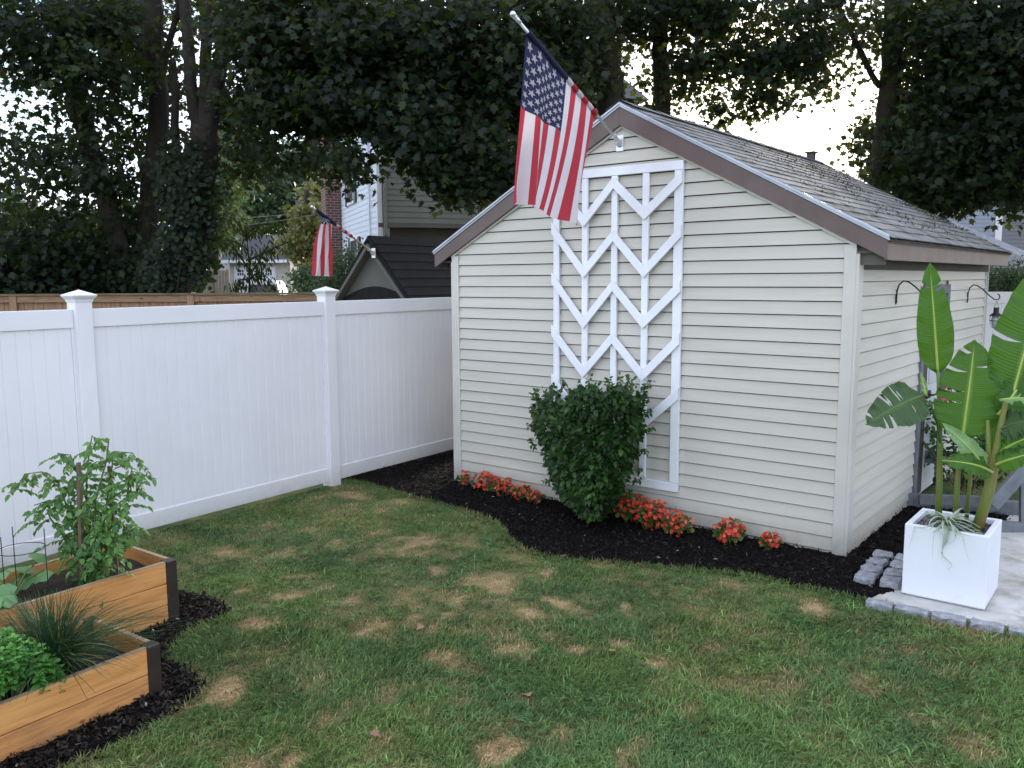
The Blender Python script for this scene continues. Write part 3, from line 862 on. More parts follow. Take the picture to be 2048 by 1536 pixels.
# rake boards: fascia, white trim below, drip edge above
apx, apz = -SW / 2, 3.425
eR, eL, ez = .212, -SW - .20, 2.283
def rake(xe, sgn):
    P = lambda x, z, y: (x, y, z)
    MB().prism([P(apx, apz, -.055), P(xe, ez, -.055), P(xe, ez - .128, -.055), P(apx, apz - .142, -.055)] if sgn > 0 else [P(apx, apz - .142, -.055), P(xe, ez - .128, -.055), P(xe, ez, -.055), P(apx, apz, -.055)], (0, .03, 0)).obj('rake_board', M_fascia, shed, bevel=.002)
    # drip edge in two lips
    bm = MB()
    for (o1, o2, yo) in ((.002, .018, -.062), (.020, .036, -.072)):
        q = [P(apx, apz + o1 + .002, yo), P(xe + sgn * .01, ez + o1 - .003, yo), P(xe + sgn * .01, ez + o2 - .003, yo), P(apx, apz + o2 + .002, yo)]
        if sgn < 0: q = q[::-1]
        bm.prism(q, (0, .045, 0))
    bm.obj('drip_edge', M_drip, shed)
    q = [P(apx, 3.32, -.03), P(-.0 if sgn > 0 else -SW, 2.275, -.03), P(-.0 if sgn > 0 else -SW, 2.243, -.03), P(apx, 3.262, -.03)]
    if sgn < 0: q = q[::-1]
    MB().prism(q, (0, .026, 0)).obj('gable_trim', M_trimw, shed)
rake(eR, 1); rake(eL, -1)
# eave fascia on the right side, soffit
MB().box(eR - .028, eR - .002, -.024, SL + .03, ez - .132, ez - .012).obj('eave_board', M_fascia2, shed, bevel=.002)
MB().box(eR - .006, eR + .012, -.03, SL + .035, ez - .014, ez + .006).obj('eave_flashing', M_fascia2, shed)
MB().box(.0, eR - .03, -.02, SL + .02, 2.2, 2.215).box(0.003, .022, .1, SL - .02, 2.09, 2.2).obj('soffit', M_soffit, shed)
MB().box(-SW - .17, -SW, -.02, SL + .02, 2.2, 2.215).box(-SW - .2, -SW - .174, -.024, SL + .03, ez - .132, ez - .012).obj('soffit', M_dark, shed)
MB().prism([(-.02, .004, 2.12), (eR - .03, .004, 2.12), (eR - .03, .004, 2.17), (-.02, .004, 2.30)], (0, .03, 0)).obj('soffit_return', M_soffit, shed)
# roof deck and shingles
for sgn, nm in ((1, 'roof'), (-1, 'roof')):
    xe = eR + .03 if sgn > 0 else eL - .03
    za = apz + .045; ze = ez + .022 - .006
    xa = apx
    Ls = math.hypot(xe - xa, za - ze)
    ux, uz = (xe - xa) / Ls, (ze - za) / Ls
    nxn, nzn = (-uz * sgn, ux * sgn) if sgn > 0 else (uz, -ux)
    if nzn < 0: nxn, nzn = -nxn, -nzn
    y0, y1 = -.06, SL + .05
    def RP(s_, y_, h_): return (xa + ux * s_ + nxn * h_, y_, za + uz * s_ + nzn * h_)
    roof = MB().add([RP(0, y0 + .01, -.012), RP(Ls, y0 + .01, -.012), RP(Ls, y1, -.012), RP(0, y1, -.012), RP(0, y0 + .01, -.03), RP(Ls, y0 + .01, -.03), RP(Ls, y1, -.03), RP(0, y1, -.03)],
                    [(0, 1, 2, 3) if sgn < 0 else (3, 2, 1, 0), (4, 5, 6, 7), (0, 1, 5, 4), (1, 2, 6, 5), (2, 3, 7, 6)]).obj(nm, M_dark, shed)
    bm = MB(); rows_ = 17; rp = Ls / rows_
    r_ = random.Random(3 + sgn)
    for a in range(rows_):
        yy = y0 - r_.random() * .3
        while yy < y1:
            w_ = .305
            ya, yb = max(yy, y0), min(yy + w_ - .004, y1)
            if yb - ya > .02:
                lift = r_.choice([0, 0, .001, .002, .003, .006]) * r_.random()
                lift2 = r_.choice([0, 0, .001, .003, .005]) * r_.random()
                jit = r_.uniform(-.004, .004)
                s0, s1 = a * rp - .01, (a + 1) * rp + jit
                h0, h1 = .0, .007
                bm.add([RP(s0, ya, h0), RP(s1, ya, h1 + lift), RP(s1, (ya + yb) / 2, h1 + (lift + lift2) * .3), RP(s1, yb, h1 + lift2), RP(s0, yb, h0), RP(s1, ya, h1 + lift - .007), RP(s1, (ya + yb) / 2, h1 + (lift + lift2) * .3 - .007), RP(s1, yb, h1 + lift2 - .007), RP(s0, ya, h0 - .006), RP(s0, yb, h0 - .006)],
                       [(0, 1, 2, 3, 4), (1, 5, 6, 2), (2, 6, 7, 3), (0, 8, 5, 1), (4, 3, 7, 9)])
            yy += w_
    bm.obj('shingles', M_shingle, roof)
bm = MB()
for a in range(17):
    ya = -.06 + a * .29
    for s2 in (1, -1):
        bm.add([(apx, ya, apz + .064), (apx + s2 * .14, ya, apz - .008), (apx + s2 * .14, ya + .3, apz - .010), (apx, ya + .3, apz + .056)], [(0, 1, 2, 3) if s2 < 0 else (3, 2, 1, 0)])
bm.obj('ridge_cap', M_shingle, shed)
MB().box(apx - .04, apx + .04, 4.35, 4.45, apz, apz + .12).box(apx - .06, apx + .06, 4.33, 4.47, apz + .12, apz + .135).obj('roof_vent', M_dark, shed)
# litter and moss on the roof
n = 4200
s_ = rng.beta(1.6, 1.5, n) * 2.1 + .15; y_ = rng.beta(2.2, 1.0, n) * 4.6 + .1
kp = fbm(s_ * 1.0, y_ * 1.0, .5, 8) > .47
s_ = s_[kp]; y_ = y_[kp]
xe = eR + .03; za = apz + .045; ze = ez + .016; Ls = math.hypot(xe - apx, za - ze)
P = np.stack([apx + (xe - apx) / Ls * s_ + .012 * .47, y_, za + (ze - za) / Ls * s_ + .018], 1)
V_, F_, k_ = leafarr(P, SIMPLE, rng.uniform(.006, .026, len(P)), jit=.6, nup=np.array([.9, 0, 1.8]), axis=np.stack([rng.normal(size=len(P)), rng.normal(size=len(P)), 0 * s_], 1))
cl = np.array([.035, .03, .02]) + rng.random((len(P), 1)) ** 3 * np.array([.12, .10, .05])
o = npmesh('leaf_litter', V_, F_, M_chip, shed, {'col': np.repeat(cl, k_, axis=0)}); o['kind'] = 'stuff'
# door
door = MB().box(-.035, -.003, D0 + .09, D1 - .09, .03, DZ - .09).obj('door', M_white, shed, bevel=.003)
MB().box(-.002, .016, D0 + .115, D0 + .30, .06, DZ - .12).obj('dark_stile', M_dark, door)
MB().box(-.002, .012, D0 + .42, D1 - .16, 1.05, DZ - .2).obj('pane', M_glass, door)
bm = MB().box(.0, .03, D0, D0 + .085, 0, DZ).box(.0, .03, D1 - .085, D1, 0, DZ).box(.0, .032, D0 + .085, D1 - .085, DZ - .085, DZ)
bm.obj('door_frame', M_greyboard, shed, bevel=.003)
bm = MB().box(.016, .03, D0 + .28, D0 + .42, .93, 1.0)
bm.tube([(.03, D0 + .33, .965), (.07, D0 + .33, .965), (.07, D0 + .42, .965)], .009)
bm.obj('handle', M_black, door)
for hz in (.35, 1.02, 1.62):
    MB().box(.018, .026, D0 + .07, D0 + .17, hz, hz + .06).obj('hinge', M_black, door)

# hanging lantern brackets on the side wall
def lantern_bracket(y, z, label, lab2, hang=.16):
    t = thing('hook_bracket', label, 'hook', SM @ Vector((.012, y, z)), SA, 'iron hooks on the side wall')
    pts_ = [(.006, 0, -.10), (.006, 0, -.01), (.02, 0, .045), (.05, 0, .075), (.085, 0, .07), (.14, 0, .03), (.205, 0, -.035), (.255, 0, -.075), (.285, 0, -.075), (.30, 0, -.05), (.29, 0, -.022), (.275, 0, -.02)]
    MB().tube(pts_, .0065, 6).obj('hook', M_black, t, smooth=True)
    MB().box(0, .006, -.012, .012, -.11, 0).obj('wall_plate', M_black, t)
    l = thing('lantern', lab2, 'lantern', SM @ Vector((.012 + .275, y, z - .075 - hang)), SA, 'lanterns hanging from the iron hooks')
    bm = MB()
    bm.tube([(0, 0, hang - .01), (-.02, 0, .045), ], .002, 5).tube([(0, 0, hang - .01), (.02, 0, .045)], .002, 5)
    bm.obj('bail', M_black, l)
    bm = MB().tube([(0, 0, -.005), (0, 0, .05)], [.026, .026], 16)
    bm.tube([(0, 0, -.035), (0, 0, -.022), (0, 0, -.005)], [.066, .05, .027], 20)
    bm.obj('cap', M_black, l)
    bm = MB().tube([(0, 0, -.15), (0, 0, -.12), (0, 0, -.08), (0, 0, -.036)], [.018, .036, .042, .032], 16)
    bm.obj('bulb_glass', M_glass, l, smooth=True)
    bm = MB()
    for q in range(6):
        a = q * PI / 3
        bm.tube([(math.cos(a) * r0, math.sin(a) * r0, zz) for r0, zz in ((.05, -.034), (.054, -.08), (.048, -.12), (.03, -.155), (0, -.17))], .0028, 5)
    ring = [(math.cos(a) * .055, math.sin(a) * .055, -.085) for a in np.linspace(0, 2 * PI, 19)]
    bm.tube(ring, .004, 5)
    bm.obj('wire_cage', M_black, l)
lantern_bracket(.99, 1.93, 'curved black iron hook left of the shed door', 'black caged lantern half hidden behind the upright banana leaf', hang=.13)
lantern_bracket(3.74, 1.875, 'curved black iron hook near the far corner of the shed', 'black caged lantern hanging in front of the far white fence', hang=.13)

# ------------------------------------------------------------------ trellis
tr = thing('wall_trellis', 'white wooden chevron trellis fixed to the gable wall', 'trellis', C0, SA)
def gu(u, z, y): return (-u, y, z)
us = [1.375, 1.672, 1.967, 2.262, 2.562]; wd = [.076, .058, .058, .058, .060]
for u, w_ in zip(us, wd):
    MB().box(-u - w_ / 2, -u + w_ / 2, -.042, -.016, .365, 2.882).obj('upright', M_white, tr, bevel=.003)
MB().box(-2.600, -1.337, -.0445, -.017, 2.884, 2.955).obj('top_rail', M_white, tr, bevel=.003)
MB().box(-2.600, -1.337, -.0445, -.017, .290, .363).obj('bottom_rail', M_white, tr, bevel=.003)
rowsz = [(2.93, 2.474, 2.872, 2.508, 2.875), (2.528, 2.040, 2.439, 2.040, 2.453), (2.092, 1.606, 2.024, 1.625, 2.022), (1.628, 1.176, 1.582, 1.188, 1.603), (1.19, .760, 1.132, .772, 1.158)]
tw = .094
for r0 in rowsz:
    uu = [2.60, 2.262, 1.967, 1.672, 1.337]
    # r0: outer top at left edge, V bottom, peak top, V bottom, outer top at right edge
    tops = [r0[0], r0[1] + tw, r0[2], r0[3] + tw, r0[4]]
    for q in range(4):
        a, b = uu[q], uu[q + 1]; za_, zb_ = tops[q], tops[q + 1]
        yo = -.066 if q % 2 else -.0655
        poly = [gu(a, za_, yo), gu(a, za_ - tw, yo), gu(b, zb_ - tw, yo), gu(b, zb_, yo)]
        MB().prism(poly, (0, .0205, 0)).obj('chevron_slat', M_white, tr, bevel=.002)

# ------------------------------------------------------------------ flags
M_red = mat('red_nylon', (.44, .035, .055), (.50, .045, .07), scale=3, rough=.7)
M_fwhite = mat('white_nylon', (.66, .62, .66), (.72, .68, .72), scale=3, rough=.7)
M_blue = mat('navy_nylon', (.018, .022, .065), (.025, .03, .085), scale=3, rough=.7)
for m_ in (M_red, M_fwhite, M_blue):
    t_ = m_.node_tree; b_ = t_.nodes['Principled BSDF']; tr_ = t_.nodes.new('ShaderNodeBsdfTranslucent')
    src = b_.inputs['Base Color'].links[0].from_socket
    t_.links.new(src, tr_.inputs[0])
    ms_ = t_.nodes.new('ShaderNodeMixShader'); ms_.inputs[0].default_value = .5
    t_.links.new(b_.outputs[0], ms_.inputs[1]); t_.links.new(tr_.outputs[0], ms_.inputs[2]); t_.links.new(ms_.outputs[0], t_.nodes['Material Output'].inputs['Surface'])
def make_flag(label, labp, base, tip, h0, h1, surf, canton, group, pole_m, r=.0125, bracket_dir=None):
    base = Vector(base); tip = Vector(tip); d = (tip - base)
    p = thing('flag_pole', labp, 'flag pole', base, 0, None)
    dn = d.normalized()
    MB().tube([(0, 0, 0), d * .97], [r, r * .92], 12).obj('pole', pole_m, p, smooth=True)
    bm = MB()
    ball = []
    for k in range(7):
        a = PI * k / 6; ball.append((d * .985 + dn * (-.022 * math.cos(a)), max(.001, .022 * math.sin(a))))
    bm.tube([q[0] for q in ball], [q[1] for q in ball], 12)
    bm.tube([d * .93, d * .96], r * 1.25, 12).tube([d * .965, d * .972], r * 1.4, 12)
    bm.obj('finial', M_alu, p, smooth=True)
    sock = bracket_dir
    bm = MB()
    tf = Matrix.Rotation(SA, 4, 'Z')
    bm.box(-.035, .035, .012 + sock, .022 + sock, -.085, .045, tf=tf)
    bm.tube([-dn * .06, dn * .07], r * 1.5, 12)
    bm.tube([tf @ Vector((0, .02 + sock, -.04)), tf @ Vector((0, -.0, -.03)), -dn * .03], [.02, .018, .016], 8)
    bm.obj('bracket', M_alu, p, bevel=.002)
    f = thing('flag', label, 'flag', base, 0, group)
    nv, nu = 13 * 5, 44
    V = []; 
    for iu in range(nu + 1):
        for iv in range(nv + 1):
            V.append(surf(iu / nu, iv / nv) - base)
    fs = []; mi = []
    for iu in range(nu):
        for iv in range(nv):
            fs.append((iu * (nv + 1) + iv, iu * (nv + 1) + iv + 1, (iu + 1) * (nv + 1) + iv + 1, (iu + 1) * (nv + 1) + iv))
            s = iv // 5
            mi.append(2 if (s < 7 and (iu + .5) / nu < canton) else (0 if s % 2 == 0 else 1))
    bm = MB(); bm.v = [tuple(q) for q in V]; bm.f = fs; bm.mi = mi
    cl = bm.obj('cloth', [M_red, M_fwhite, M_blue], f, smooth=True)
    # sleeve round the pole
    bm = MB()
    for s in range(13):
        a = d * (h0 + (h1 - h0) * s / 13); b = d * (h0 + (h1 - h0) * (s + 1) / 13)
        bm.tube([a, (a + b) / 2, b], [r * 1.7, r * 1.95, r * 1.7], 10, cap=False, m=2 if s < 7 else (0 if s % 2 == 0 else 1))
    bm.obj('sleeve', [M_red, M_fwhite, M_blue], f, smooth=True)
    # stars, sewn on both faces
    bm = MB(); e = 1e-3
    for row in range(9):
        for q in range(6 if row % 2 == 0 else 5):
            cu = canton * ((q * 2 + (1 if row % 2 == 0 else 2)) / 12.0)
            cv = (7 / 13) * (row + 1) / 10
            for side in (1, -1):
                pts_ = []
                for t in range(10):
                    a = t * PI / 5 + PI / 2; rr = (.036 if t % 2 == 0 else .015)
                    u_ = cu + math.cos(a) * rr * canton / .40 * .72; v_ = cv + math.sin(a) * rr * .92
                    P_ = surf(u_, v_); Nn = (surf(u_ + e, v_) - P_).cross(surf(u_, v_ + e) - P_).normalized()
                    pts_.append(P_ + Nn * .003 * side - base)
                P_ = surf(cu, cv); Nn = (surf(cu + e, cv) - P_).cross(surf(cu, cv + e) - P_).normalized()
                ctr = P_ + Nn * .003 * side - base
                bm.add([ctr] + pts_, [(0, 1 + t, 1 + (t + 1) % 10) for t in range(10)])
    bm.obj('stars', M_fwhite, cl)
    return p, f
# large flag on the shed
B1 = sh(-1.935, -.05, 3.165)
P1 = at(1020, 20, 5.93); P1 = onplane(1022, 24, B1, Vector((math.cos(SA), math.sin(SA), 0)))  # straight out from the gable
H0, H1 = .87, .235
pd = P1 - B1
pn = pd.cross(Vector((0, 0, 1))).normalized()
E0 = onplane(1043, 405, B1, pn); E1 = onplane(1161, 454, B1, pn)
def surf1(u, v):
    top = B1 + pd * (H0 + (H1 - H0) * v) - Vector((0, 0, .006))
    vv = v + .02 * math.sin(v * 11) * u - .20 * math.sin(PI * v) * u ** .7
    bot = E0.lerp(E1, min(max(vv, -.05), 1.05))
    # gather quickly away from the pole
    g = u ** .82
    p = top.lerp(bot, g)
    amp = .012 + .095 * u ** .7
    w = math.sin(v * 2 * PI * 3.1 + .9 - u * .8) * amp * (.55 + .45 * math.cos(v * 4 + 1)) + math.sin(v * 2 * PI * 1.3 + u * 2) * .03 * u
    sidew = math.cos(v * 2 * PI * 3.1 + .9 - u * .8) * .012 * u
    along = Vector((pd.x, pd.y, 0)).normalized()
    return p + pn * w + along * sidew - Vector((0, 0, .02 * math.sin(PI * g) * math.sin(v * 9)))
make_flag('large stars and stripes flag hanging from the shed gable', 'silver pole slanting up from the shed gable', B1, P1, H0, H1, surf1, .345, 'national flags', M_alu, bracket_dir=.02)

# ------------------------------------------------------------------ climbing shrub and flowers at the gable
def shrub_points(fn, n):
    out_ = []
    while len(out_) < n:
        q = fn()
        if q is not None: out_.append(q)
    return np.array(out_)
shb = thing('climbing_shrub', 'dense dark green shrub growing against the white trellis', 'shrub', gnd(1190, 1035))
sb = Vector(gnd(1190, 1035))
prof_y = [(1035, 1168, 1208), (1000, 1130, 1232), (960, 1108, 1240), (920, 1092, 1258), (880, 1078, 1278), (840, 1072, 1283), (810, 1068, 1285), (785, 1095, 1288), (770, 1140, 1280)]
def shfn():
    t = random.random() ** .9; y = 1035 - t * 262
    for (ya, la, ra), (yb, lb, rb) in zip(prof_y[:-1], prof_y[1:]):
        if yb <= y <= ya:
            f_ = (ya - y) / (ya - yb); l = la + (lb - la) * f_; r = ra + (rb - ra) * f_
            break
    else: return None
    top = 775 + 22 * math.sin(t * 0 + (random.random() * 6))
    x = random.uniform(l, r); e_ = (x - (l + r) / 2) / ((r - l) / 2)
    dmax = .30 * math.sqrt(max(0, 1 - e_ ** 2)) + .05
    s_ = -.06 - (dmax * 2) * (random.random() ** .5)   # outward from the wall; denser outside
    wallp = onplane(x, y, sh(0, s_), Vector((math.sin(-SA), math.cos(SA), 0)))
    if wallp.z < .03: return None
    tpx = 772 + 18 * math.sin(x * .09) + 14 * math.sin(x * .05 + 2)
    if y < tpx: return None
    if y > 1000 and random.random() < .5: return None
    return tuple(wallp - sb)
P = shrub_points(shfn, 7200)
nz_ = fbm(P[:, 0] * 1.3 + 3, P[:, 2] * 1.3 + P[:, 1], .16, 91)
P = P[(nz_ > .40) | (rng.random(len(P)) < .45)]
P = P + nrm(P - np.array([0, 0, .6])) * ((fbm(P[:, 0] + 9, P[:, 2] + 4, .2, 17) - .45) * .16)[:, None]
P[:, 2] = np.maximum(P[:, 2], .02)
ctr = np.array([0, 0, .7])
out_ax = nrm(P * np.array([1, 1, .3])) * .5 + np.array([-.25, -.45, -.35])
cl = np.clip(.35 + .9 * (fbm(P[:, 0] * 2 + P[:, 1], P[:, 2] * 2, .25, 14) - .5) + rng.normal(size=len(P)) * .14, 0, 1)
cl = np.clip(cl + .5 * np.clip((fbm(P[:, 0], P[:, 2], .11, 23) - .62) * 5, 0, 1), 0, 1)
foliage('leaves', P, OVAL, rng.uniform(.036, .072, len(P)), M_shrub, shb, axis=out_ax * 1.4, nup=np.array([-.5, -.7, 1.0]), jit=.55, curl=.25, val=cl)
# sprigs reaching out of the outline
sprigs = [(1120, 790, 1104, 766), (1215, 785, 1222, 756), (1255, 790, 1256, 750), (1275, 840, 1300, 825), (1270, 900, 1295, 905), (1080, 860, 1058, 850), (1105, 960, 1088, 965), (1245, 985, 1272, 990), (1180, 785, 1176, 757), (1085, 800, 1062, 795), (1140, 785, 1128, 760), (1190, 790, 1192, 762), (1245, 790, 1238, 752), (1265, 785, 1262, 755), (1285, 780, 1300, 760), (1282, 808, 1296, 795), (1078, 800, 1070, 782), (1282, 865, 1304, 855), (1255, 945, 1285, 938), (1260, 965, 1290, 958), (1165, 790, 1160, 768), (1100, 795, 1085, 780), (1072, 900, 1062, 880), (1230, 800, 1218, 770)]
sp = []; bmS = MB()
for x0, y0_, x1, y1_ in sprigs:
    a = onplane(x0, y0_, sh(0, -.25), Vector((math.sin(-SA), math.cos(SA), 0))); b = onplane(x1, y1_, sh(0, -.28), Vector((math.sin(-SA), math.cos(SA), 0)))
    bmS.tube([a - sb, (a + b) / 2 - sb + Vector((0, 0, .01)), b - sb], [.004, .003, .0015], 5)
    for _ in range(20):
        t = random.random() ** .7; sp.append(tuple(a.lerp(b, t) - sb + Vector((random.gauss(0, .015), random.gauss(0, .015), random.gauss(0, .012)))))
foliage('sprig_leaves', np.array(sp), OVAL, rng.uniform(.03, .05, len(sp)), M_shrub, shb, axis=np.array([-.2, -.3, -.3]), nup=np.array([0, -.3, 1]), jit=.6, val=.45 + .35 * rng.random(len(sp)))
for _ in range(12):
    a = Vector((random.gauss(0, .04), random.gauss(0, .03), -.02)); b = a + Vector((random.gauss(0, .16), random.gauss(0, .1), random.uniform(.4, 1.0)))
    bmS.tube([a, a.lerp(b, .4) + Vector((random.gauss(0, .03), 0, 0)), b], [.012, .009, .004], 6)
bmS.obj('stem', M_woodstake, shb)

def begonia(u, off, h, wdt, dens, label, seed, leafy=.5):
    base = sh(-u, -off)
    t = thing('flowering_plant', label, 'flower', base, 0, 'red flowering plants along the shed')
    n = int(120 * dens)
    bm = MB()
    for _ in range(7):
        a = Vector((random.gauss(0, wdt * .12), random.gauss(0, wdt * .12), -.01)); b = a * 2 + Vector((random.gauss(0, wdt * .18), random.gauss(0, wdt * .18), h * random.uniform(.5, .9)))
        bm.tube([a, a.lerp(b, .5) + Vector((0, 0, .01)), b], [.005, .004, .002], 5)
    bm.obj('stem', M_stem, t)
    p = inball(n) * np.array([wdt * .48, wdt * .4, h * .42]) + np.array([0, 0, h * .45])
    foliage('leaves', p, ROUND, rng.uniform(.025, .045, n), M_begleaf, t, nup=np.array([0, -.4, 1]), axis=nrm(p * [1, 1, .2]) * .9, jit=.5)
    nb = int(100 * dens)
    q = nrm(rng.normal(size=(nb, 3)) + np.array([0, -.15, .35])) * (rng.random((nb, 1)) ** .35) * np.array([wdt * .53, wdt * .46, h * .5]) + np.array([0, 0, h * .52])
    q[:, 2] = np.maximum(q[:, 2], .03)
    # each blossom: four petals
    PP = np.repeat(q, 4, axis=0); ang = np.tile(np.arange(4) * PI / 2, nb) + np.repeat(rng.random(nb) * 3, 4)
    up = np.repeat(nrm(nrm(q - np.array([0, 0, h * .3])) + np.array([-.3, -.5, .35]) + rng.normal(size=(nb, 3)) * .3), 4, axis=0)
    ref = np.array([0, 0, 1.0]); t1 = nrm(np.cross(up, ref)); t2 = np.cross(up, t1)
    ax_ = t1 * np.cos(ang)[:, None] + t2 * np.sin(ang)[:, None] + up * .25
    foliage('blossoms', PP, ROUND, np.repeat(rng.uniform(.014, .021, nb), 4), M_petal, t, axis=ax_ * 20, nup=up * 20, jit=.6, val=np.repeat(np.clip(rng.normal(.45, .25, nb), 0, 1), 4) + rng.normal(size=nb * 4) * .08)
begonia(3.64, .10, .17, .11, .22, 'sparse red flowering plant at the left corner of the shed', 1)
begonia(3.36, .12, .20, .25, .75, 'round red flowering plant second from the left corner', 2)
begonia(3.09, .16, .19, .20, .55, 'red flowering plant third from the left corner', 3)
begonia(2.87, .17, .17, .20, .5, 'low red flowering plant fourth from the left corner', 4)
begonia(2.68, .20, .13, .14, .3, 'small red flowering plant tucked left of the shrub', 5)
begonia(1.68, .18, .27, .29, 1.15, 'tallest red flowering plant right of the shrub', 6)
begonia(1.43, .26, .27, .26, 1.1, 'bushy red flowering plant in the middle of the right clump', 7)
begonia(1.20, .30, .21, .24, .9, 'spreading red flowering plant at the right end of the clump', 8)
begonia(.80, .22, .22, .23, .9, 'compact red flowering plant standing alone by the wall', 9)
begonia(.49, .16, .14, .15, .35, 'smallest red flowering plant nearest the right shed corner', 10)

# ------------------------------------------------------------------ raised cedar beds
def bed(loc, rz, wdt, h, nb, length, label):
    t = thing('raised_bed', label, 'raised bed', loc, rz)
    bh = h / nb
    th = .028
    pw = .06
    for k in range(nb):
        z0, z1 = k * bh + (.002 if k else 0), (k + 1) * bh - .002
        m_ = M_cedar if k else M_cedar2
        MB().box(-length, -pw, 0, th, z0, z1).obj('front_board', m_, t, bevel=.003)
        MB().box(-length, -pw, wdt - th, wdt, z0, z1).obj('back_board', m_, t, bevel=.003)
        tf = Matrix.Rotation(PI / 2, 4, 'Z')
        e_ = MB().box(pw, wdt - pw, -th * .0, th, z0, z1).obj('end_board', m_, t, bevel=.003)
        e_.rotation_euler = (0, 0, PI / 2); e_.location = (0, 0, 0)
    MB().box(-length, -pw, .001, th - .001, h - .002, h + .004).obj('top_edge', M_cedtop, t)
    MB().box(-length, -pw, wdt - th + .001, wdt - .001, h - .002, h + .004).obj('top_edge', M_cedtop, t)
    MB().box(-th + .001, -.001, pw, wdt - pw, h - .002, h + .004).obj('top_edge', M_cedtop, t)
    for yy in (0, wdt):
        s = 1 if yy == 0 else -1
        bm = MB()
        y0_, y1_ = (yy - .008, yy + pw) if s > 0 else (yy - pw, yy + .008)
        bm.box(-pw, .008, y0_, y1_, 0, h + .006)
        bm.obj('corner_post', M_brown, t, bevel=.006)
    # soil
    gx = np.arange(-length, -th, .035); gy = np.linspace(th, wdt - th, 14)
    X, Y = np.meshgrid(gx, gy); nx = len(gx)
    Z = h - .07 + (fbm(X.ravel() + 5, Y.ravel() + 5, .08, 4).reshape(X.shape) - .5) * .03
    i, j = np.meshgrid(np.arange(len(gx) - 1), np.arange(len(gy) - 1)); i = i.ravel(); j = j.ravel()
    npmesh('soil', np.stack([X.ravel(), Y.ravel(), Z.ravel()], 1), np.stack([j * nx + i, j * nx + i + 1, (j + 1) * nx + i + 1, (j + 1) * nx + i], 1), M_soil, t)
    return Matrix.Translation(loc) @ Matrix.Rotation(rz, 4, 'Z')
BA = bed(Vector((-1.745, 3.965, 0)), .965, .60, .268, 2, 2.4, 'low two board cedar raised bed in the near left corner')
BB = bed(Vector((-2.015, 4.875, 0)), .938, .597, .385, 3, 2.6, 'taller three board cedar raised bed behind the low one')

def strands(name, base, n, h, spread, r, col1, col2, parent, droop=.5, seed=0, base_r=.05):
    """thin curved hollow leaves as narrow strips"""
    g = np.random.default_rng(seed)
    segs = 7
    V = []; Fc = []; Cc = []
    for k in range(n):
        a = g.uniform(0, 2 * PI); ln = h * g.uniform(.55, 1.15); sp_ = spread * g.uniform(.1, 1.2)
        b = Vector(base) + Vector((math.cos(a) * base_r * g.random(), math.sin(a) * base_r * g.random(), 0))
        dxy = Vector((math.cos(a + g.normal() * .4), math.sin(a + g.normal() * .4), 0))
        cc = np.array(col1) * (1 - g.random() * .4) if g.random() > .06 else np.array(col2) * g.uniform(.6, 1.1)
        side = dxy.cross(Vector((0, 0, 1)))
        b0 = len(V)
        for s in range(segs + 1):
            t = s / segs
            p = b + Vector((0, 0, 1)) * (ln * (t - droop * sp_ / spread * .55 * t ** 2.6)) + dxy * sp_ * t ** 1.7
            w_ = r * (1 - .75 * t ** 2)
            V.append(p + side * w_); V.append(p - side * w_); V.append(p + Vector((0, 0, w_)) + dxy * w_)
            Cc += [cc] * 3
        for s in range(segs):
            q = b0 + s * 3
            for e_ in range(3):
                f_ = (e_ + 1) % 3
                Fc.append((q + e_, q + f_, q + 3 + f_, q + 3 + e_))
    o = npmesh(name, np.array([tuple(v) for v in V]), np.array(Fc), M_chive, parent, {'col': np.array(Cc)}, smooth=True)
    return o
# chives in the low bed
cp = BA @ Vector((-.40, .24, .19))
ch = thing('chive_clump', 'arching clump of dark green chives with dry straw stems in the low bed', 'herb', cp)
strands('leaves', (0, 0, 0), 1000, .42, .42, .0022, (.045, .11, .045), (.30, .26, .10), ch, droop=.85, seed=3, base_r=.09)
strands('dry_stems', (0, 0, 0), 110, .27, .16, .0032, (.42, .36, .15), (.5, .4, .2), ch, droop=.8, seed=5, base_r=.08)
# mint
mt = thing('mint_patch', 'bright green bushy mint filling the left of the low bed', 'herb', BA @ Vector((-.86, .29, .2)), .965)
n = 760
px_ = rng.uniform(-.45, .42, n); py_ = rng.uniform(-.27, .27, n)
hz = .04 + .20 * np.clip(1.15 - (np.abs(px_ + .02) / .50) ** 4 - (np.abs(py_) / .33) ** 4, 0, 1) * (.75 + .4 * rng.random(n))
tops = np.stack([px_, py_, hz], 1)
TT = []; AX = []; VV = []; SZ = []
for k in range(n):
    for lv in range(4):
        for q in range(4 if lv == 0 else 3):
            a = q * PI / 2 + lv * .8 + random.random()
            TT.append(tops[k] - np.array([0, 0, .022 * lv])); AX.append((math.cos(a), math.sin(a), .55 if lv == 0 else .1)); VV.append(.75 - .16 * lv + random.gauss(0, .12)); SZ.append((.026 if lv == 0 else .038) * random.uniform(.7, 1.25))
foliage('leaves', np.array(TT), OVAL, np.array(SZ), M_mint, mt, axis=np.array(AX) * 6, nup=np.array([0, 0, 4.]), jit=1, curl=.25, fold=.25, val=np.array(VV))
bm = MB()
for k in range(0, n, 2):
    bm.tube([(tops[k][0], tops[k][1], -.02), tuple(tops[k])], .0022, 4)
bm.obj('stem', M_stem, mt)
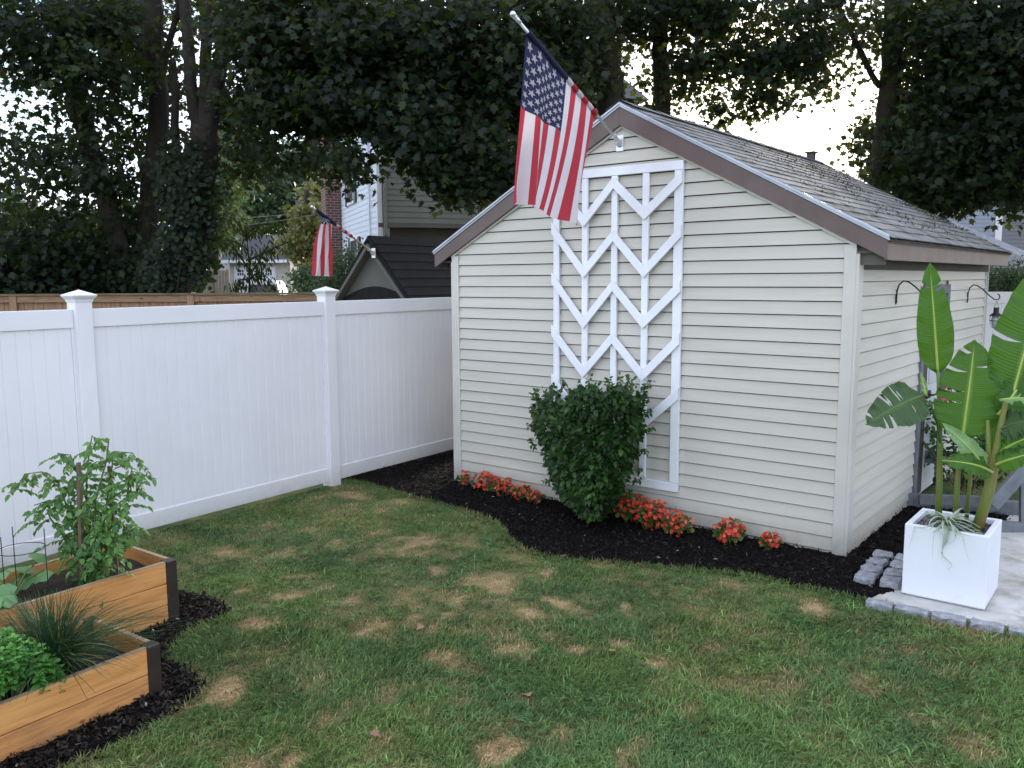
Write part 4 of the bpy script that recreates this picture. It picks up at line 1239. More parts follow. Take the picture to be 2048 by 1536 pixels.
# squash leaves in the tall bed, left
sq = thing('squash_plant', 'broad lobed squash leaves spreading over the tall bed', 'vegetable plant', BB @ Vector((-.85, .22, .33)))
bm = MB(); n = 0
PQ = []; SQs = []
for k in range(26):
    q = (BB @ Vector((random.uniform(-1.35, -.52), random.uniform(.02, .5), random.uniform(.40, .52)))) - sq.location
    PQ.append(tuple(q)); SQs.append(random.uniform(.07, .12))
    bm.tube([(0, 0, -.02), Vector((0, 0, .04)).lerp(q, .5) + Vector((0, 0, .02)), q], [.006, .005, .004], 6)
bm.obj('stem', M_stem, sq)
aa = np.linspace(0, 2 * PI, 21)[:-1]
lob = [(0, .5)] + [(math.sin(t) * .55 * (1 + .12 * math.cos(5 * t)), .5 - math.cos(t) * .5 * (1 + .10 * math.cos(5 * t)) ) for t in aa]
SQSH = (np.array(lob), [(0, k, k + 1) for k in range(1, 20)] + [(0, 20, 1)])
foliage('leaves', np.array(PQ), SQSH, np.array(SQs) * 1.15, M_squash, sq, axis=np.array([.3, -.8, -.3]), nup=np.array([.1, -.8, 1.2]), jit=.35, fold=-.2, val=.3 + .5 * rng.random(len(PQ)))

# tomato plant
tp = BB @ Vector((-.42, .27, .33))
tm = thing('tomato_plant', 'leggy tomato plant rising from the tall bed', 'vegetable plant', tp)
Tp = Vector(tp); Yt = Tp.y
shoots = [[(185, 1180), (180, 1080), (175, 980), (180, 900), (192, 868)], [(200, 1180), (205, 1080), (215, 980), (235, 900), (268, 905), (275, 925)], [(180, 1170), (150, 1060), (120, 980), (80, 945), (45, 950), (28, 985)], [(190, 1170), (195, 1060), (160, 980), (140, 910), (118, 905)], [(200, 1170), (230, 1080), (250, 1000), (262, 940), (282, 985)], [(185, 1170), (140, 1090), (100, 1040), (85, 1020), (75, 1040)], [(200, 1180), (215, 1100), (240, 1050), (262, 1060), (262, 1090)], [(190, 1170), (195, 1000), (215, 920), (220, 880)], [(180, 1180), (165, 1100), (140, 1020), (100, 1000), (70, 1010)]]
bm = MB(); LP = []; LA = []; SZt = []
for si, shp in enumerate(shoots):
    Yk = Yt + random.uniform(-.12, .14)
    pts_ = [Vector(at(x_, y_, Yk)) - Tp for x_, y_ in shp]
    pts_ = [Vector((q.x, q.y + random.gauss(0, .02), q.z)) for q in pts_]
    bm.tube(pts_, [.007, .006, .005, .004, .0025, .002][:len(pts_)] if len(pts_) < 6 else [.007, .006, .005, .004, .003, .002], 6)
    for a, b in zip(pts_[:-1], pts_[1:]):
        m_ = max(3, int((b - a).length / .024))
        for q in range(m_):
            node = a.lerp(b, (q + random.random()) / m_)
            az = random.uniform(0, 2 * PI); ln = random.uniform(.06, .13)
            dr = Vector((math.cos(az), math.sin(az), random.uniform(-.35, .35))).normalized()
            for r_ in range(6):
                t = (r_ + 1) / 6
                p = node + dr * ln * t + Vector((0, 0, -.05 * t * t))
                for sgn in (1, -1):
                    sd_ = dr.cross(Vector((0, 0, 1))) * sgn
                    if r_ == 5 and sgn < 0: continue
                    LP.append(tuple(p)); ax_ = (sd_ + dr * .7 if r_ < 5 else dr) + Vector((0, 0, -.6)); LA.append(tuple(ax_)); SZt.append(random.uniform(.022, .044) if r_ < 5 else .05)
            bm.tube([node, node + dr * ln * .5 + Vector((0, 0, -.01)), node + dr * ln + Vector((0, 0, -.05))], [.0025, .002, .001], 4)
bm.obj('stem', M_stem, tm)
foliage('leaves', np.array(LP), OVAL, np.array(SZt), M_tomleaf, tm, axis=np.array(LA) * 2.2, nup=np.array([0, -.3, 1.6]), jit=.6, curl=.3, val=np.clip(rng.normal(.45, .22, len(LP)), 0, 1))
tm2 = [(310 / 2.2, 0)]
def stake(x_, yb, xt, yt, Yk, label, r=.013):
    b = at(x_, yb, Yk); t_ = at(xt, yt, Yk)
    o = MB().box(-r, r, -r, r, 0, 1).obj('plant_stake', M_woodstake, None, bevel=.002)
    d_ = t_ - b
    o.location = b; o.rotation_mode = 'QUATERNION'; o.rotation_quaternion = d_.to_track_quat('Z', 'Y'); o.scale = (1, 1, d_.length)
    tag(o, label, 'stake', 'wooden stakes in the tall bed')
stake(163, 1165, 157, 925, Tp.y - .10, 'brown wooden stake left of centre in the tomato plant', r=.0095)
stake(236, 1160, 218, 932, Tp.y + .02, 'slimmer wooden stake leaning at the right of the tomato plant', r=.008)
# wire hoop cage
cg = thing('plant_cage', 'thin black wire hoop cage standing in the tall bed', 'plant cage', at(42, 1170, 4.35))
cgL = Vector(cg.location)
cc_ = at(42, 1098, 4.35) - cgL
bm = MB()
ring = [cc_ + Vector((math.cos(a) * .115, math.sin(a) * .115, 0)) for a in np.linspace(0, 2 * PI, 33)]
bm.tube(ring, .0025, 5)
bm.obj('hoop', M_black, cg)
for a in (.3, 2.4, 4.4):
    q = cc_ + Vector((math.cos(a) * .115, math.sin(a) * .115, 0))
    MB().tube([(q.x, q.y, -.1), (q.x, q.y, q.z + .10)], .0026, 5).obj('leg', M_black, cg)

# ------------------------------------------------------------------ planter and banana plants
PX, PY, PR, PW, PH = 2.4905, 5.2196, -.6643, .473, .482
pl = thing('square_planter', 'large glossy white cube planter on the patio', 'planter', (PX, PY, .015), PR)
PM = Matrix.Translation((PX, PY, .015)) @ Matrix.Rotation(PR, 4, 'Z')
bm = MB(); t_ = .035; hh = PH - .015
bm.box(0, PW, 0, t_, .012, hh).box(0, PW, PW - t_, PW, .012, hh).box(0, t_, t_, PW - t_, .012, hh).box(PW - t_, PW, t_, PW - t_, .012, hh)
bm.box(.02, PW - .02, .02, PW - .02, 0, .04)
bm.obj('body', M_planter, pl, bevel=.004)
gr = MB().box(t_, PW - t_, t_, PW - t_, hh - .06, hh - .035).obj('soil', M_soil, pl)
n = 1500
P = np.stack([rng.uniform(t_ + .01, PW - t_ - .01, n), rng.uniform(t_ + .01, PW - t_ - .01, n), np.full(n, hh - .033)], 1)
V_, F_, k_ = leafarr(P, (np.array([(.5, 0), (.6, .6), (-.3, .9), (-.5, .1)]), [(0, 1, 2, 3)]), rng.uniform(.008, .018, n), jit=1, nup=np.array([0, 0, 1.]))
cg_ = rng.uniform(.08, .34, (n, 1)) * np.array([1, .93, 1.0]); 
o = npmesh('gravel_topping', V_, F_, M_gravel, pl, {'col': np.repeat(cg_, k_, axis=0)}); o['kind'] = 'stuff'

def banana_leaf(parent, base, tip, width, nrm_, sag=.1, tears=3, m=M_banana, seed=0, vfold=.25, shape=(.35, 1.0), roll=0):
    """broad leaf with midrib; base/tip world; nrm_: face normal hint"""
    r_ = random.Random(seed)
    loc = parent.location
    base = Vector(base) - loc; tip = Vector(tip) - loc
    A = tip - base; ln = A.length; A.normalize()
    Nn = Vector(nrm_); Nn = (Nn - A * Nn.dot(A)).normalized(); B = A.cross(Nn)
    ns, nw = 34, 7
    V = []; Fc = []; val = []; uvs = []
    cutset = {(r_.choice([1, -1]), r_.randint(8, 30)): r_.uniform(.02, .06) for _ in range(tears)}
    def wprof(t):
        return (math.sin(PI * min(1, t ** .62 * 1.0)) ** .62) * (1 if t < .93 else max(0, (1 - t) / .07) ** .5)
    for sgn in (1, -1):
        off = 0
        for s in range(ns):
            for e_ in range(2):
                t = (s + e_) / ns
                w_ = width * .5 * wprof(t)
                gap = cutset.get((sgn, s), 0) if e_ == 1 else (-cutset.get((sgn, s - 1), 0) if False else 0)
                for q in range(nw + 1):
                    f_ = q / nw
                    c_ = base + A * ln * t + Nn * (sag * ln * (math.sin(PI * t * .9) * .35 - t * t * .7))
                    wob = (.012 * math.sin(t * 23 + sgn * 2 + seed) + .007 * math.sin(t * 57 + seed)) * f_ * f_
                    p = c_ + B * sgn * w_ * f_ * math.cos(vfold) + Nn * (w_ * f_ * math.sin(vfold) * (1 - .8 * f_) + wob) + A * (ln * .05 * f_ * f_)
                    if gap and f_ > .15: p -= A * gap * (f_ - .15) * 1.1
                    V.append(p); val.append(1.0 if q == 0 else (.42 + .14 * math.sin(t * 60 + seed) * f_ + r_.uniform(-.03, .03)))
                    uvs.append((f_ * sgn, t))
            b0 = len(V) - 2 * (nw + 1)
            for q in range(nw):
                a_, b_ = b0 + q, b0 + q + 1; c2_, d2_ = b0 + nw + 1 + q + 1, b0 + nw + 1 + q
                Fc.append((a_, b_, c2_, d2_) if sgn > 0 else (d2_, c2_, b_, a_))
    o = npmesh('leaf', np.array([tuple(v) for v in V]), np.array(Fc), m, parent, {'v': np.array(val)}, smooth=True)
    uvl = o.data.uv_layers.new(name='UVMap')
    li = np.zeros(len(o.data.loops), np.int32); o.data.loops.foreach_get('vertex_index', li)
    uvl.data.foreach_set('uv', np.array(uvs, np.float32)[li].ravel())
    # midrib
    pts_ = [base + A * ln * t + Nn * (sag * ln * (math.sin(PI * t * .9) * .35 - t * t * .7) - .002) for t in np.linspace(0, .97, 12)]
    mr = MB().tube(pts_, list(np.linspace(.011, .002, 12)), 6).obj('midrib', M_rib if m is not M_banana_dark else M_stem, o, smooth=True)
    return o
M_rib = mat('pale_midrib', (.26, .36, .07), (.32, .42, .10), scale=10, rough=.4)
def stalk(parent, pts_, rad, name='stalk', m=None):
    loc = parent.location
    MB().tube([Vector(p) - loc for p in pts_], rad, 12).obj(name, m or M_pseudo, parent, smooth=True)
GRP = 'banana plants in the white planter'
facing = Vector((-.45, -1, .15))
b1 = thing('banana_plant', 'slender banana plant at the left with one upright leaf and one torn drooping leaf', 'banana plant', PM @ Vector((.14, .27, hh - .04)), 0, GRP)
Y1 = b1.location.y
stalk(b1, [b1.location, at(1879, 960, Y1), at(1880, 880, Y1), at(1878, 800, Y1), at(1876, 745, Y1)], [.022, .019, .015, .012, .010])
banana_leaf(b1, at(1876, 750, Y1), at(1861, 536, Y1), .225, facing, sag=.06, tears=3, seed=3, m=M_banana, vfold=.35)
stalk(b1, [at(1882, 900, Y1), at(1875, 850, Y1 - .02), at(1862, 810, Y1 - .05), at(1842, 792, Y1 - .08)], [.009, .008, .007, .006], 'leaf_stalk', M_stem)
banana_leaf(b1, at(1848, 790, Y1 - .08), at(1745, 838, Y1 - .22), .30, Vector((.15, -.75, .55)), sag=.25, tears=9, seed=8, m=M_banana_dark, vfold=-.25)
banana_leaf(b1, at(1852, 792, Y1 - .06), at(1842, 745, Y1 - .05), .035, facing, sag=.1, tears=0, seed=18, m=M_banana_pale)
b2 = thing('banana_plant', 'short banana plant in the middle with the broad bright green leaf', 'banana plant', PM @ Vector((.24, .26, hh - .04)), 0, GRP)
Y2 = b2.location.y
stalk(b2, [b2.location, at(1915, 960, Y2), at(1920, 905, Y2), at(1923, 865, Y2)], [.019, .016, .012, .010])
banana_leaf(b2, at(1924, 880, Y2 - .02), at(1950, 688, Y2 + .02), .40, Vector((-.25, -1, .1)), sag=.04, tears=5, seed=12, m=M_banana, vfold=.25)
b3 = thing('banana_plant', 'thick banana plant at the right with the tall leaf reaching the picture edge', 'banana plant', PM @ Vector((.37, .22, hh - .04)), 0, GRP)
Y3 = b3.location.y
stalk(b3, [b3.location, at(1978, 980, Y3), at(1990, 920, Y3), at(2000, 860, Y3), at(2012, 800, Y3)], [.034, .032, .028, .022, .014])
stalk(b3, [at(1985, 960, Y3), at(1978, 900, Y3 + .03), at(1975, 840, Y3 + .05)], [.02, .018, .012], 'leaf_stalk')
banana_leaf(b3, at(2022, 800, Y3 + .05), at(2096, 525, Y3 + .10), .42, Vector((-.2, -1, .2)), sag=.05, tears=2, seed=22, m=M_banana, vfold=.22)
banana_leaf(b3, at(2000, 800, Y3 - .05), at(2110, 800, Y3 - .25), .16, Vector((.1, -.3, 1)), sag=.2, tears=2, seed=23, m=M_banana_pale, vfold=-.4)
banana_leaf(b3, at(1996, 830, Y3 + .02), at(2090, 700, Y3 + .12), .20, Vector((-.2, -1, .2)), sag=.1, tears=3, seed=27, m=M_banana, vfold=.25)
banana_leaf(b3, at(1995, 860, Y3), at(2070, 835, Y3 - .12), .20, Vector((0, -.8, .6)), sag=.25, tears=6, seed=24, m=M_banana_dark, vfold=-.2)
banana_leaf(b3, at(1975, 950, Y3 - .02), at(1905, 855, Y3 - .1), .14, Vector((-.3, -.8, .5)), sag=.3, tears=3, seed=25, m=M_banana_pale, vfold=-.4)
banana_leaf(b3, at(1985, 945, Y3 - .06), at(1896, 915, Y3 - .16), .15, Vector((-.1, -.8, .5)), sag=.3, tears=4, seed=26, m=M_banana, vfold=-.3)
banana_leaf(b3, at(2000, 905, Y3 - .02), at(2060, 870, Y3 - .16), .12, Vector((.1, -.7, .6)), sag=.3, tears=3, seed=29, m=M_banana, vfold=-.3)
banana_leaf(b3, at(1992, 905, Y3 + .04), at(2046, 745, Y3 + .12), .24, Vector((-.2, -1, .2)), sag=.08, tears=2, seed=31, m=M_banana, vfold=.25)
banana_leaf(b3, at(1990, 930, Y3 - .05), at(2062, 905, Y3 - .2), .15, Vector((.1, -.8, .5)), sag=.25, tears=3, seed=33, m=M_banana, vfold=-.3)
b4 = thing('banana_plant', 'leafless young banana stalk between its neighbours', 'banana plant', PM @ Vector((.29, .33, hh - .04)), 0, GRP)
stalk(b4, [b4.location, at(1940, 960, b4.location.y), at(1944, 900, b4.location.y), at(1946, 870, b4.location.y)], [.014, .012, .008, .004])

# silvery air plant
ap = thing('air_plant', 'silvery green air plant draped over the planter rim', 'air plant', PM @ Vector((.235, .075, hh)))
def strip(pts_, w0, parent_loc, V, Fc, val, v0):
    pts_ = [Vector(p) for p in pts_]; n_ = len(pts_); b0 = len(V)
    for i_, p in enumerate(pts_):
        d_ = (pts_[min(i_ + 1, n_ - 1)] - pts_[max(i_ - 1, 0)]).normalized()
        s_ = d_.cross(Vector((0, 0, 1)))
        if s_.length < .25: s_ = d_.cross(Vector((.78, -.62, 0)).cross(Vector((0, 0, 1))))
        s_.normalize(); nn = s_.cross(d_)
        t = i_ / (n_ - 1); w_ = w0 * (1 - t) ** .8 + .0006
        V += [tuple(p - s_ * w_ + nn * w_ * .5), tuple(p), tuple(p + s_ * w_ + nn * w_ * .5)]; val += [v0, v0 * .7, v0]
    for i_ in range(n_ - 1):
        a = b0 + i_ * 3
        Fc += [(a, a + 1, a + 4, a + 3), (a + 1, a + 2, a + 5, a + 4)]
V = []; Fc = []; val = []
for k in range(38):
    a = k * 2.399 + .3; el = random.uniform(.15, 1.25); ln = random.uniform(.15, .26)
    pts_ = []
    for s in range(9):
        t = s / 8; hor = ln * t * math.cos(el * (1 - t * .5)); ver = ln * (math.sin(el) * t - 1.05 * t * t * (.5 + .4 * math.cos(el)))
        pts_.append((math.cos(a + t * .5) * hor, math.sin(a + t * .5) * hor, max(ver + .02, -.005 if math.hypot(math.cos(a) * hor, math.sin(a) * hor) < .2 else -.2)))
    strip(pts_, .012, None, V, Fc, val, random.uniform(.3, 1))
n3 = PM.to_3x3() @ Vector((0, -1, 0)); r3 = PM.to_3x3() @ Vector((1, 0, 0))
def dl(a, b, c): return tuple(n3 * a + r3 * b + Vector((0, 0, c)))
strip([dl(.0, 0, .01), dl(.05, .0, .02), dl(.092, .0, -.01), dl(.095, .0, -.06), dl(.092, -.008, -.11), dl(.090, -.012, -.14)], .016, None, V, Fc, val, .8)
strip([dl(.0, .01, .01), dl(.06, .015, .015), dl(.095, .015, -.02), dl(.096, .01, -.07), dl(.09, .0, -.10)], .012, None, V, Fc, val, .6)
strip([dl(.0, .03, .01), dl(.08, .06, .0), dl(.088, .055, -.05), dl(.088, .03, -.072), dl(.088, .01, -.065)], .004, None, V, Fc, val, .4)
strip([dl(.09, -.012, -.135), dl(.088, -.01, -.16), dl(.088, .02, -.185), dl(.088, .045, -.205), dl(.088, .045, -.225), dl(.088, .025, -.24), dl(.088, .045, -.25)], .0045, None, V, Fc, val, .3)
npmesh('leaves', np.array(V), np.array(Fc), M_air, ap, {'v': np.array(val)}, smooth=True)

# grey bench behind the planter and flowering plant
gb0 = gnd(1838, 1013); gb1 = gnd(2060, 1062)
bn = thing('garden_bench', 'grey painted timber bench frame with crossed braces behind the planter', 'bench', (3.75, 7.25, 0), -.35)
MB().box(-.28, .9, -.03, .03, .0, .13).obj('rail', M_greyboard, bn, bevel=.003)
MB().box(-.1, 1.9, .55, .60, .30, .42).obj('rail', M_greyboard, bn, bevel=.003)
BY = 6.55
def board(p, q, w_, th, parent, name, m):
    p = Vector(p) - parent.location; q = Vector(q) - parent.location
    R_ = Matrix.Rotation(-parent.rotation_euler.z, 3, 'Z'); p = R_ @ p; q = R_ @ q
    d_ = (q - p).normalized(); up_ = Vector((0, 0, 1)); s_ = (R_ @ Vector((.15, 1, 0))).normalized(); u_ = d_.cross(s_).normalized()
    vs = [p + u_ * a * w_ / 2 + s_ * b * th / 2 for a, b in ((-1, -1), (1, -1), (1, 1), (-1, 1))]
    MB().prism(vs, q - p).obj(name, m, parent)
board(at(1975, 1052, BY), at(2085, 1060, BY), .10, .045, bn, 'rail', M_greyboard)
board(at(1985, 1010, BY), at(2070, 915, BY), .10, .045, bn, 'brace', M_greyboard)
board(at(2010, 905, BY + .1), at(2075, 975, BY + .1), .10, .045, bn, 'brace', M_greyboard)
board(at(1838, 998, 7.2), at(1990, 1003, 6.9), .085, .045, bn, 'rail', M_greyboard)
board(at(2052, 905, BY + .05), at(2052, 1062, BY + .05), .09, .05, bn, 'leg', M_greyboard)
board(at(1960, 1015, 7.6), at(2080, 1020, 7.6), .10, .04, bn, 'rail', M_greyboard)
fp = thing('flowering_bush', 'dark leafed bush with pink blossoms behind the banana plants', 'bush', (4.0, 7.6, 0), 0)
n = 1500
p = inball(n) * np.array([.55, .4, .55]) + np.array([.25, 0, .62])
foliage('leaves', p, OVAL, rng.uniform(.04, .07, n), M_shrub, fp, jit=.8, nup=np.array([0, -.5, 1.]))
pk = np.array([tuple(Vector(at(x_, y_, 7.2)) - fp.location) for x_, y_ in ((1900, 745), (1895, 755), (1905, 762), (1886, 790), (1890, 786), (1966, 932), (1970, 925), (1964, 940), (1895, 925), (2010, 850), (2005, 905))])
pk = np.repeat(pk, 5, axis=0) + rng.normal(size=(len(pk) * 5, 3)) * .02
foliage('blossoms', pk, ROUND, .035, M_pink, fp, nup=np.array([-.2, -1, .3]), jit=.7)
bm = MB()
for k in range(8):
    bm.tube([(random.gauss(.15, .05), random.gauss(0, .05), 0), (random.gauss(.1, .2), random.gauss(-.1, .15), .7), tuple(pk[(k * 5) % len(pk)])], [.01, .008, .003], 6)
bm.obj('stem', M_woodstake, fp)
# ------------------------------------------------------------------ background buildings
def sidingmat(name, base, dark, course, rough=.6, lo=0):
    m, t, b = newmat(name)
    b.inputs['Roughness'].default_value = rough
    b.inputs['Base Color'].default_value = (*base, 1)
    return m
def lapwall(bm, x0, x1, z0, z1, y=0, course=.11, out=.014):
    z = z0
    while z < z1 - 1e-4:
        zt = min(z + course, z1)
        bm.add([(x0, y - out, z), (x1, y - out, z), (x1, y - .002, zt), (x0, y - .002, zt)], [(0, 1, 2, 3)])
        bm.add([(x0, y - out, z), (x1, y - out, z), (x1, y + .004, z + .004), (x0, y + .004, z + .004)], [(3, 2, 1, 0)])
        z = zt
M_hsid = mat('pale_blue_siding', (.55, .60, .68), (.60, .65, .73), scale=1, rough=.6)
M_hsid2 = mat('shaded_cream_siding', (.135, .137, .113), (.155, .157, .13), scale=1, rough=.7)  # right wall of the house, shade mixed into the siding colour
M_hsid3 = mat('tan_siding', (.09, .082, .066), (.11, .10, .08), scale=1, rough=.7)
M_sidgrey = mat('slate_blue_siding', (.22, .25, .31), (.25, .28, .34), scale=1, rough=.6)
M_sidgrey2 = mat('shaded_slate_siding', (.13, .13, .15), (.15, .15, .17), scale=1, rough=.6)  # same slate siding on the turned wall, its shade put into the colour
M_beige = mat('beige_stucco', (.38, .35, .32), (.42, .39, .36), scale=2, rough=.8)
M_droof = mat('charcoal_roof', (.035, .037, .042), (.06, .062, .07), scale=6, rough=.9, bump=.5, bscale=30)
M_droof2 = mat('resin_roof', (.008, .008, .0095), (.014, .014, .016), scale=10, rough=.8, spec=.2)
M_resin = mat('taupe_resin', (.09, .088, .078), (.10, .098, .088), scale=3, rough=.6)
M_wtrim = mat('white_trim', (.6, .61, .65), (.66, .67, .7), scale=3, rough=.5)
M_win = mat('window_glass', (.05, .06, .08), rough=.08, spec=.8)
M_greyroof = mat('pale_grey_shingle', (.16, .17, .19), (.22, .23, .25), scale=9, rough=.9, bump=.6, bscale=60)
M_shut = mat('dark_shutter', (.02, .02, .025), rough=.5)
m, t, b = newmat('red_brick'); M_brick = m
br = t.nodes.new('ShaderNodeTexBrick'); tc_ = t.nodes.new('ShaderNodeTexCoord'); mp_ = t.nodes.new('ShaderNodeMapping')
br.inputs['Color1'].default_value = (.13, .045, .035, 1); br.inputs['Color2'].default_value = (.085, .035, .03, 1); br.inputs['Mortar'].default_value = (.26, .22, .2, 1)
br.inputs['Scale'].default_value = 1; br.inputs['Brick Width'].default_value = .21; br.inputs['Row Height'].default_value = .075; br.inputs['Mortar Size'].default_value = .009
mp_.inputs['Rotation'].default_value = (PI / 2, 0, 0)
t.links.new(tc_.outputs['Object'], mp_.inputs[0]); t.links.new(mp_.outputs[0], br.inputs[0]); t.links.new(br.outputs[0], b.inputs['Base Color']); b.inputs['Roughness'].default_value = .85

# two storey house: local x along its right wall, local y away (left wall runs along y at x=0)
HC = at(757, 470, 20.0); HC.z = 0
HR = math.atan2(.35, .94)
hs = thing('house', 'two storey house with pale blue side wall and brick chimney behind the resin shed', 'house', HC, HR)
bm = MB(); lapwall(bm, .10, 6.5, 3.36, 6.6, 0, .13); bm.obj('wall', M_hsid2, hs)
MB().box(.1, 6.5, .0, .15, 3.36, 6.6).obj('wall_core', M_hsid2, hs)
bm = MB(); lapwall(bm, .35, 6.5, 0, 3.2, .35, .13); bm.box(.35, 6.5, .351, .5, 0, 3.3); bm.obj('lower_wall', M_hsid3, hs)
MB().box(.0, 6.5, -.02, .35, 3.26, 3.355).obj('overhang_trim', M_hsid3, hs)
w2 = MB(); lapwall(w2, -6.4, -.1, 0, 6.6, 0, .13, .012)
lw = w2.obj('side_wall', M_hsid, hs); lw.rotation_euler = (0, 0, -PI / 2)
lw.location = (0, 0, 0)
MB().box(.002, .12, .1, 6.4, 0, 6.6).obj('side_wall_core', M_hsid, hs)
MB().box(-.015, .1, -.015, .1, 0, 6.6).obj('corner_trim', M_wtrim, hs)
def hwin(parent, y0, y1, z0, z1, shutters=True):
    f_ = MB().box(-.05, -.014, y0, y1, z0, z1).obj('window', M_wtrim, parent)
    MB().box(-.054, -.051, y0 + .07, y1 - .07, z0 + .07, z1 - .07).obj('pane', M_win, f_)
    if shutters:
        MB().box(-.05, -.015, y0 - .3, y0 - .02, z0, z1).obj('shutter', M_shut, f_)
        MB().box(-.05, -.015, y1 + .02, y1 + .3, z0, z1).obj('shutter', M_shut, f_)
hwin(hs, 2.9, 3.9, 4.05, 5.6); hwin(hs, 2.5, 3.6, 1.5, 3.15)
for a, b_ in ((1.9, 3.2), (3.4, 4.7)):
    f_ = MB().box(a, b_, .30, .345, 1.9, 2.95).obj('window', M_wtrim, hs)
    MB().box(a + .07, b_ - .07, .296, .299, 1.97, 2.88).obj('pane', M_win, f_)
MB().tube([(.16, -.06, 6.4), (.16, -.06, 3.1), (.10, .02, 2.9), (-.02, .2, 2.7), (-.02, .25, 0)], .045, 8).obj('downspout', M_hsid2, hs)
MB().tube([(-.04, .8, 6.2), (-.04, .8, 2.4)], .02, 6).obj('conduit', M_wtrim, hs)
MB().box(-.45, .1, 5.1, 5.95, 0, 7.6).obj('chimney', M_brick, hs)
MB().prism([(-.3, -.4, 6.5), (-.3, 6.8, 6.5), (-.3, 3.2, 8.6)], (7.2, 0, 0)).obj('roof', M_droof, hs)

# resin storage shed
ra = at(748, 472, 11.6); RA = -.60
rs = thing('storage_shed', 'small taupe resin storage shed with black roof behind the white fence', 'shed', (ra.x, ra.y, 0), RA)
zt = ra.z
hwd = .70; zb = 1.78
MB().prism([(-hwd, 0, 0), (hwd, 0, 0), (hwd, 0, zb - .05), (0, 0, zt - .06), (-hwd, 0, zb - .05)], (0, .04, 0)).obj('gable_wall', M_resin, rs)
MB().box(-hwd, -hwd + .04, .04, 2.2, 0, zb).box(hwd - .04, hwd, .04, 2.2, 0, zb).obj('side_walls', M_resin, rs)
for s in (1, -1):
    bm = MB()
    sl = (zt - zb) / hwd
    xe = s * (hwd + .06); ze = zt - sl * (hwd + .06)
    q = [(0, -.12, zt), (xe, -.12, ze), (xe, -.12, ze - .05), (0, -.12, zt - .06)]
    if s < 0: q = q[::-1]
    bm.prism(q, (0, 2.4, 0))
    for k in range(8):
        f0, f1 = k / 8, (k + 1) / 8
        P_ = lambda f_, h_: (xe * f_ + s * h_ * sl * .6, zt + (ze - zt) * f_ + h_)
        a = P_(f0, .004); b_ = P_(f1, .009)
        pr = [(a[0], -.10, a[1]), (b_[0], -.10, b_[1]), (P_(f1, .002)[0], -.10, P_(f1, .002)[1])]
        if s < 0: pr = pr[::-1]
        bm.prism(pr, (0, 2.36, 0))
    bm.obj('roof', M_droof2, rs)
    # raised rake moulding
    q = [(0, -.14, zt - .10), (xe * .96, -.14, ze - .02), (xe * .96, -.14, ze - .07), (0, -.14, zt - .17)]
    if s < 0: q = q[::-1]
    MB().prism(q, (0, .12, 0)).obj('rake_trim', M_resin, rs)
arc = [(-.62, -.012, 1.3)] + [(-.62 + 1.24 * k / 14, -.012, 1.78 + .17 * math.sin(PI * k / 14)) for k in range(15)] + [(.62, -.012, 1.3)]
MB().prism([(a, b_, c_) for a, b_, c_ in arc[::-1]], (0, .011, 0)).obj('door_arch', M_droof2, rs)
M_door = mat('grey_resin_door', (.06, .06, .068), (.075, .075, .082), scale=4, rough=.6)
for x0_, x1_ in ((-.56, -.01), (.01, .56)):
    bm = MB()
    for k in range(16):
        z0_ = .1 + k * .11
        zc = 1.70 + .14 * math.sin(PI * ((x0_ + x1_) / 2 + .56) / 1.12)
        if z0_ + .1 < zc: bm.box(x0_, x1_, -.03, -.013, z0_, z0_ + .10)
    bm.obj('door', M_door, rs)

# second flag on the resin shed
B2 = at(743, 503, 11.35); T2 = at(622, 412, 10.3)
pd2 = T2 - B2; pn2 = pd2.cross(Vector((0, 0, 1))).normalized()
M_oldpole = mat('faded_pole', (.30, .2, .17), (.38, .27, .22), scale=9, rough=.6)
G0 = onplane(613, 520, B2, pn2); G1 = onplane(664, 553, B2, pn2)
def surf2(u, v):
    top = B2 + pd2 * (.93 - .58 * v)
    c_ = B2 + pd2 * (.93 - .58 * (.22 + .20 * v)) - Vector((0, 0, .05))
    bot = onplane(622, 551, B2, pn2).lerp(onplane(659, 553, B2, pn2), v)
    g = u
    if u < .25:
        p = top.lerp(c_, (u / .25) ** .8)
    else:
        p = c_.lerp(bot, (u - .25) / .75)
    bulge = math.sin(v * 2 * PI * 2.2 + u * 3) * (.010 + .028 * min(u * 2, 1))
    al = Vector((pd2.x, pd2.y, 0)).normalized()
    return p + pn2 * bulge + al * (.05 * math.sin(PI * min(1, max(0, u * 1.2 - .1))) * (.5 - v) * 1.2 + .02 * math.sin(v * 14 + u * 4) * u) - Vector((0, 0, .10 * (math.sin(v * 3.1) ** 2) * 0))
make_flag('smaller bunched stars and stripes flag on the resin shed', 'thin faded pole slanting up from the resin shed gable', B2, T2, .93, .35, surf2, .30, 'national flags', M_oldpole, r=.012, bracket_dir=.02)

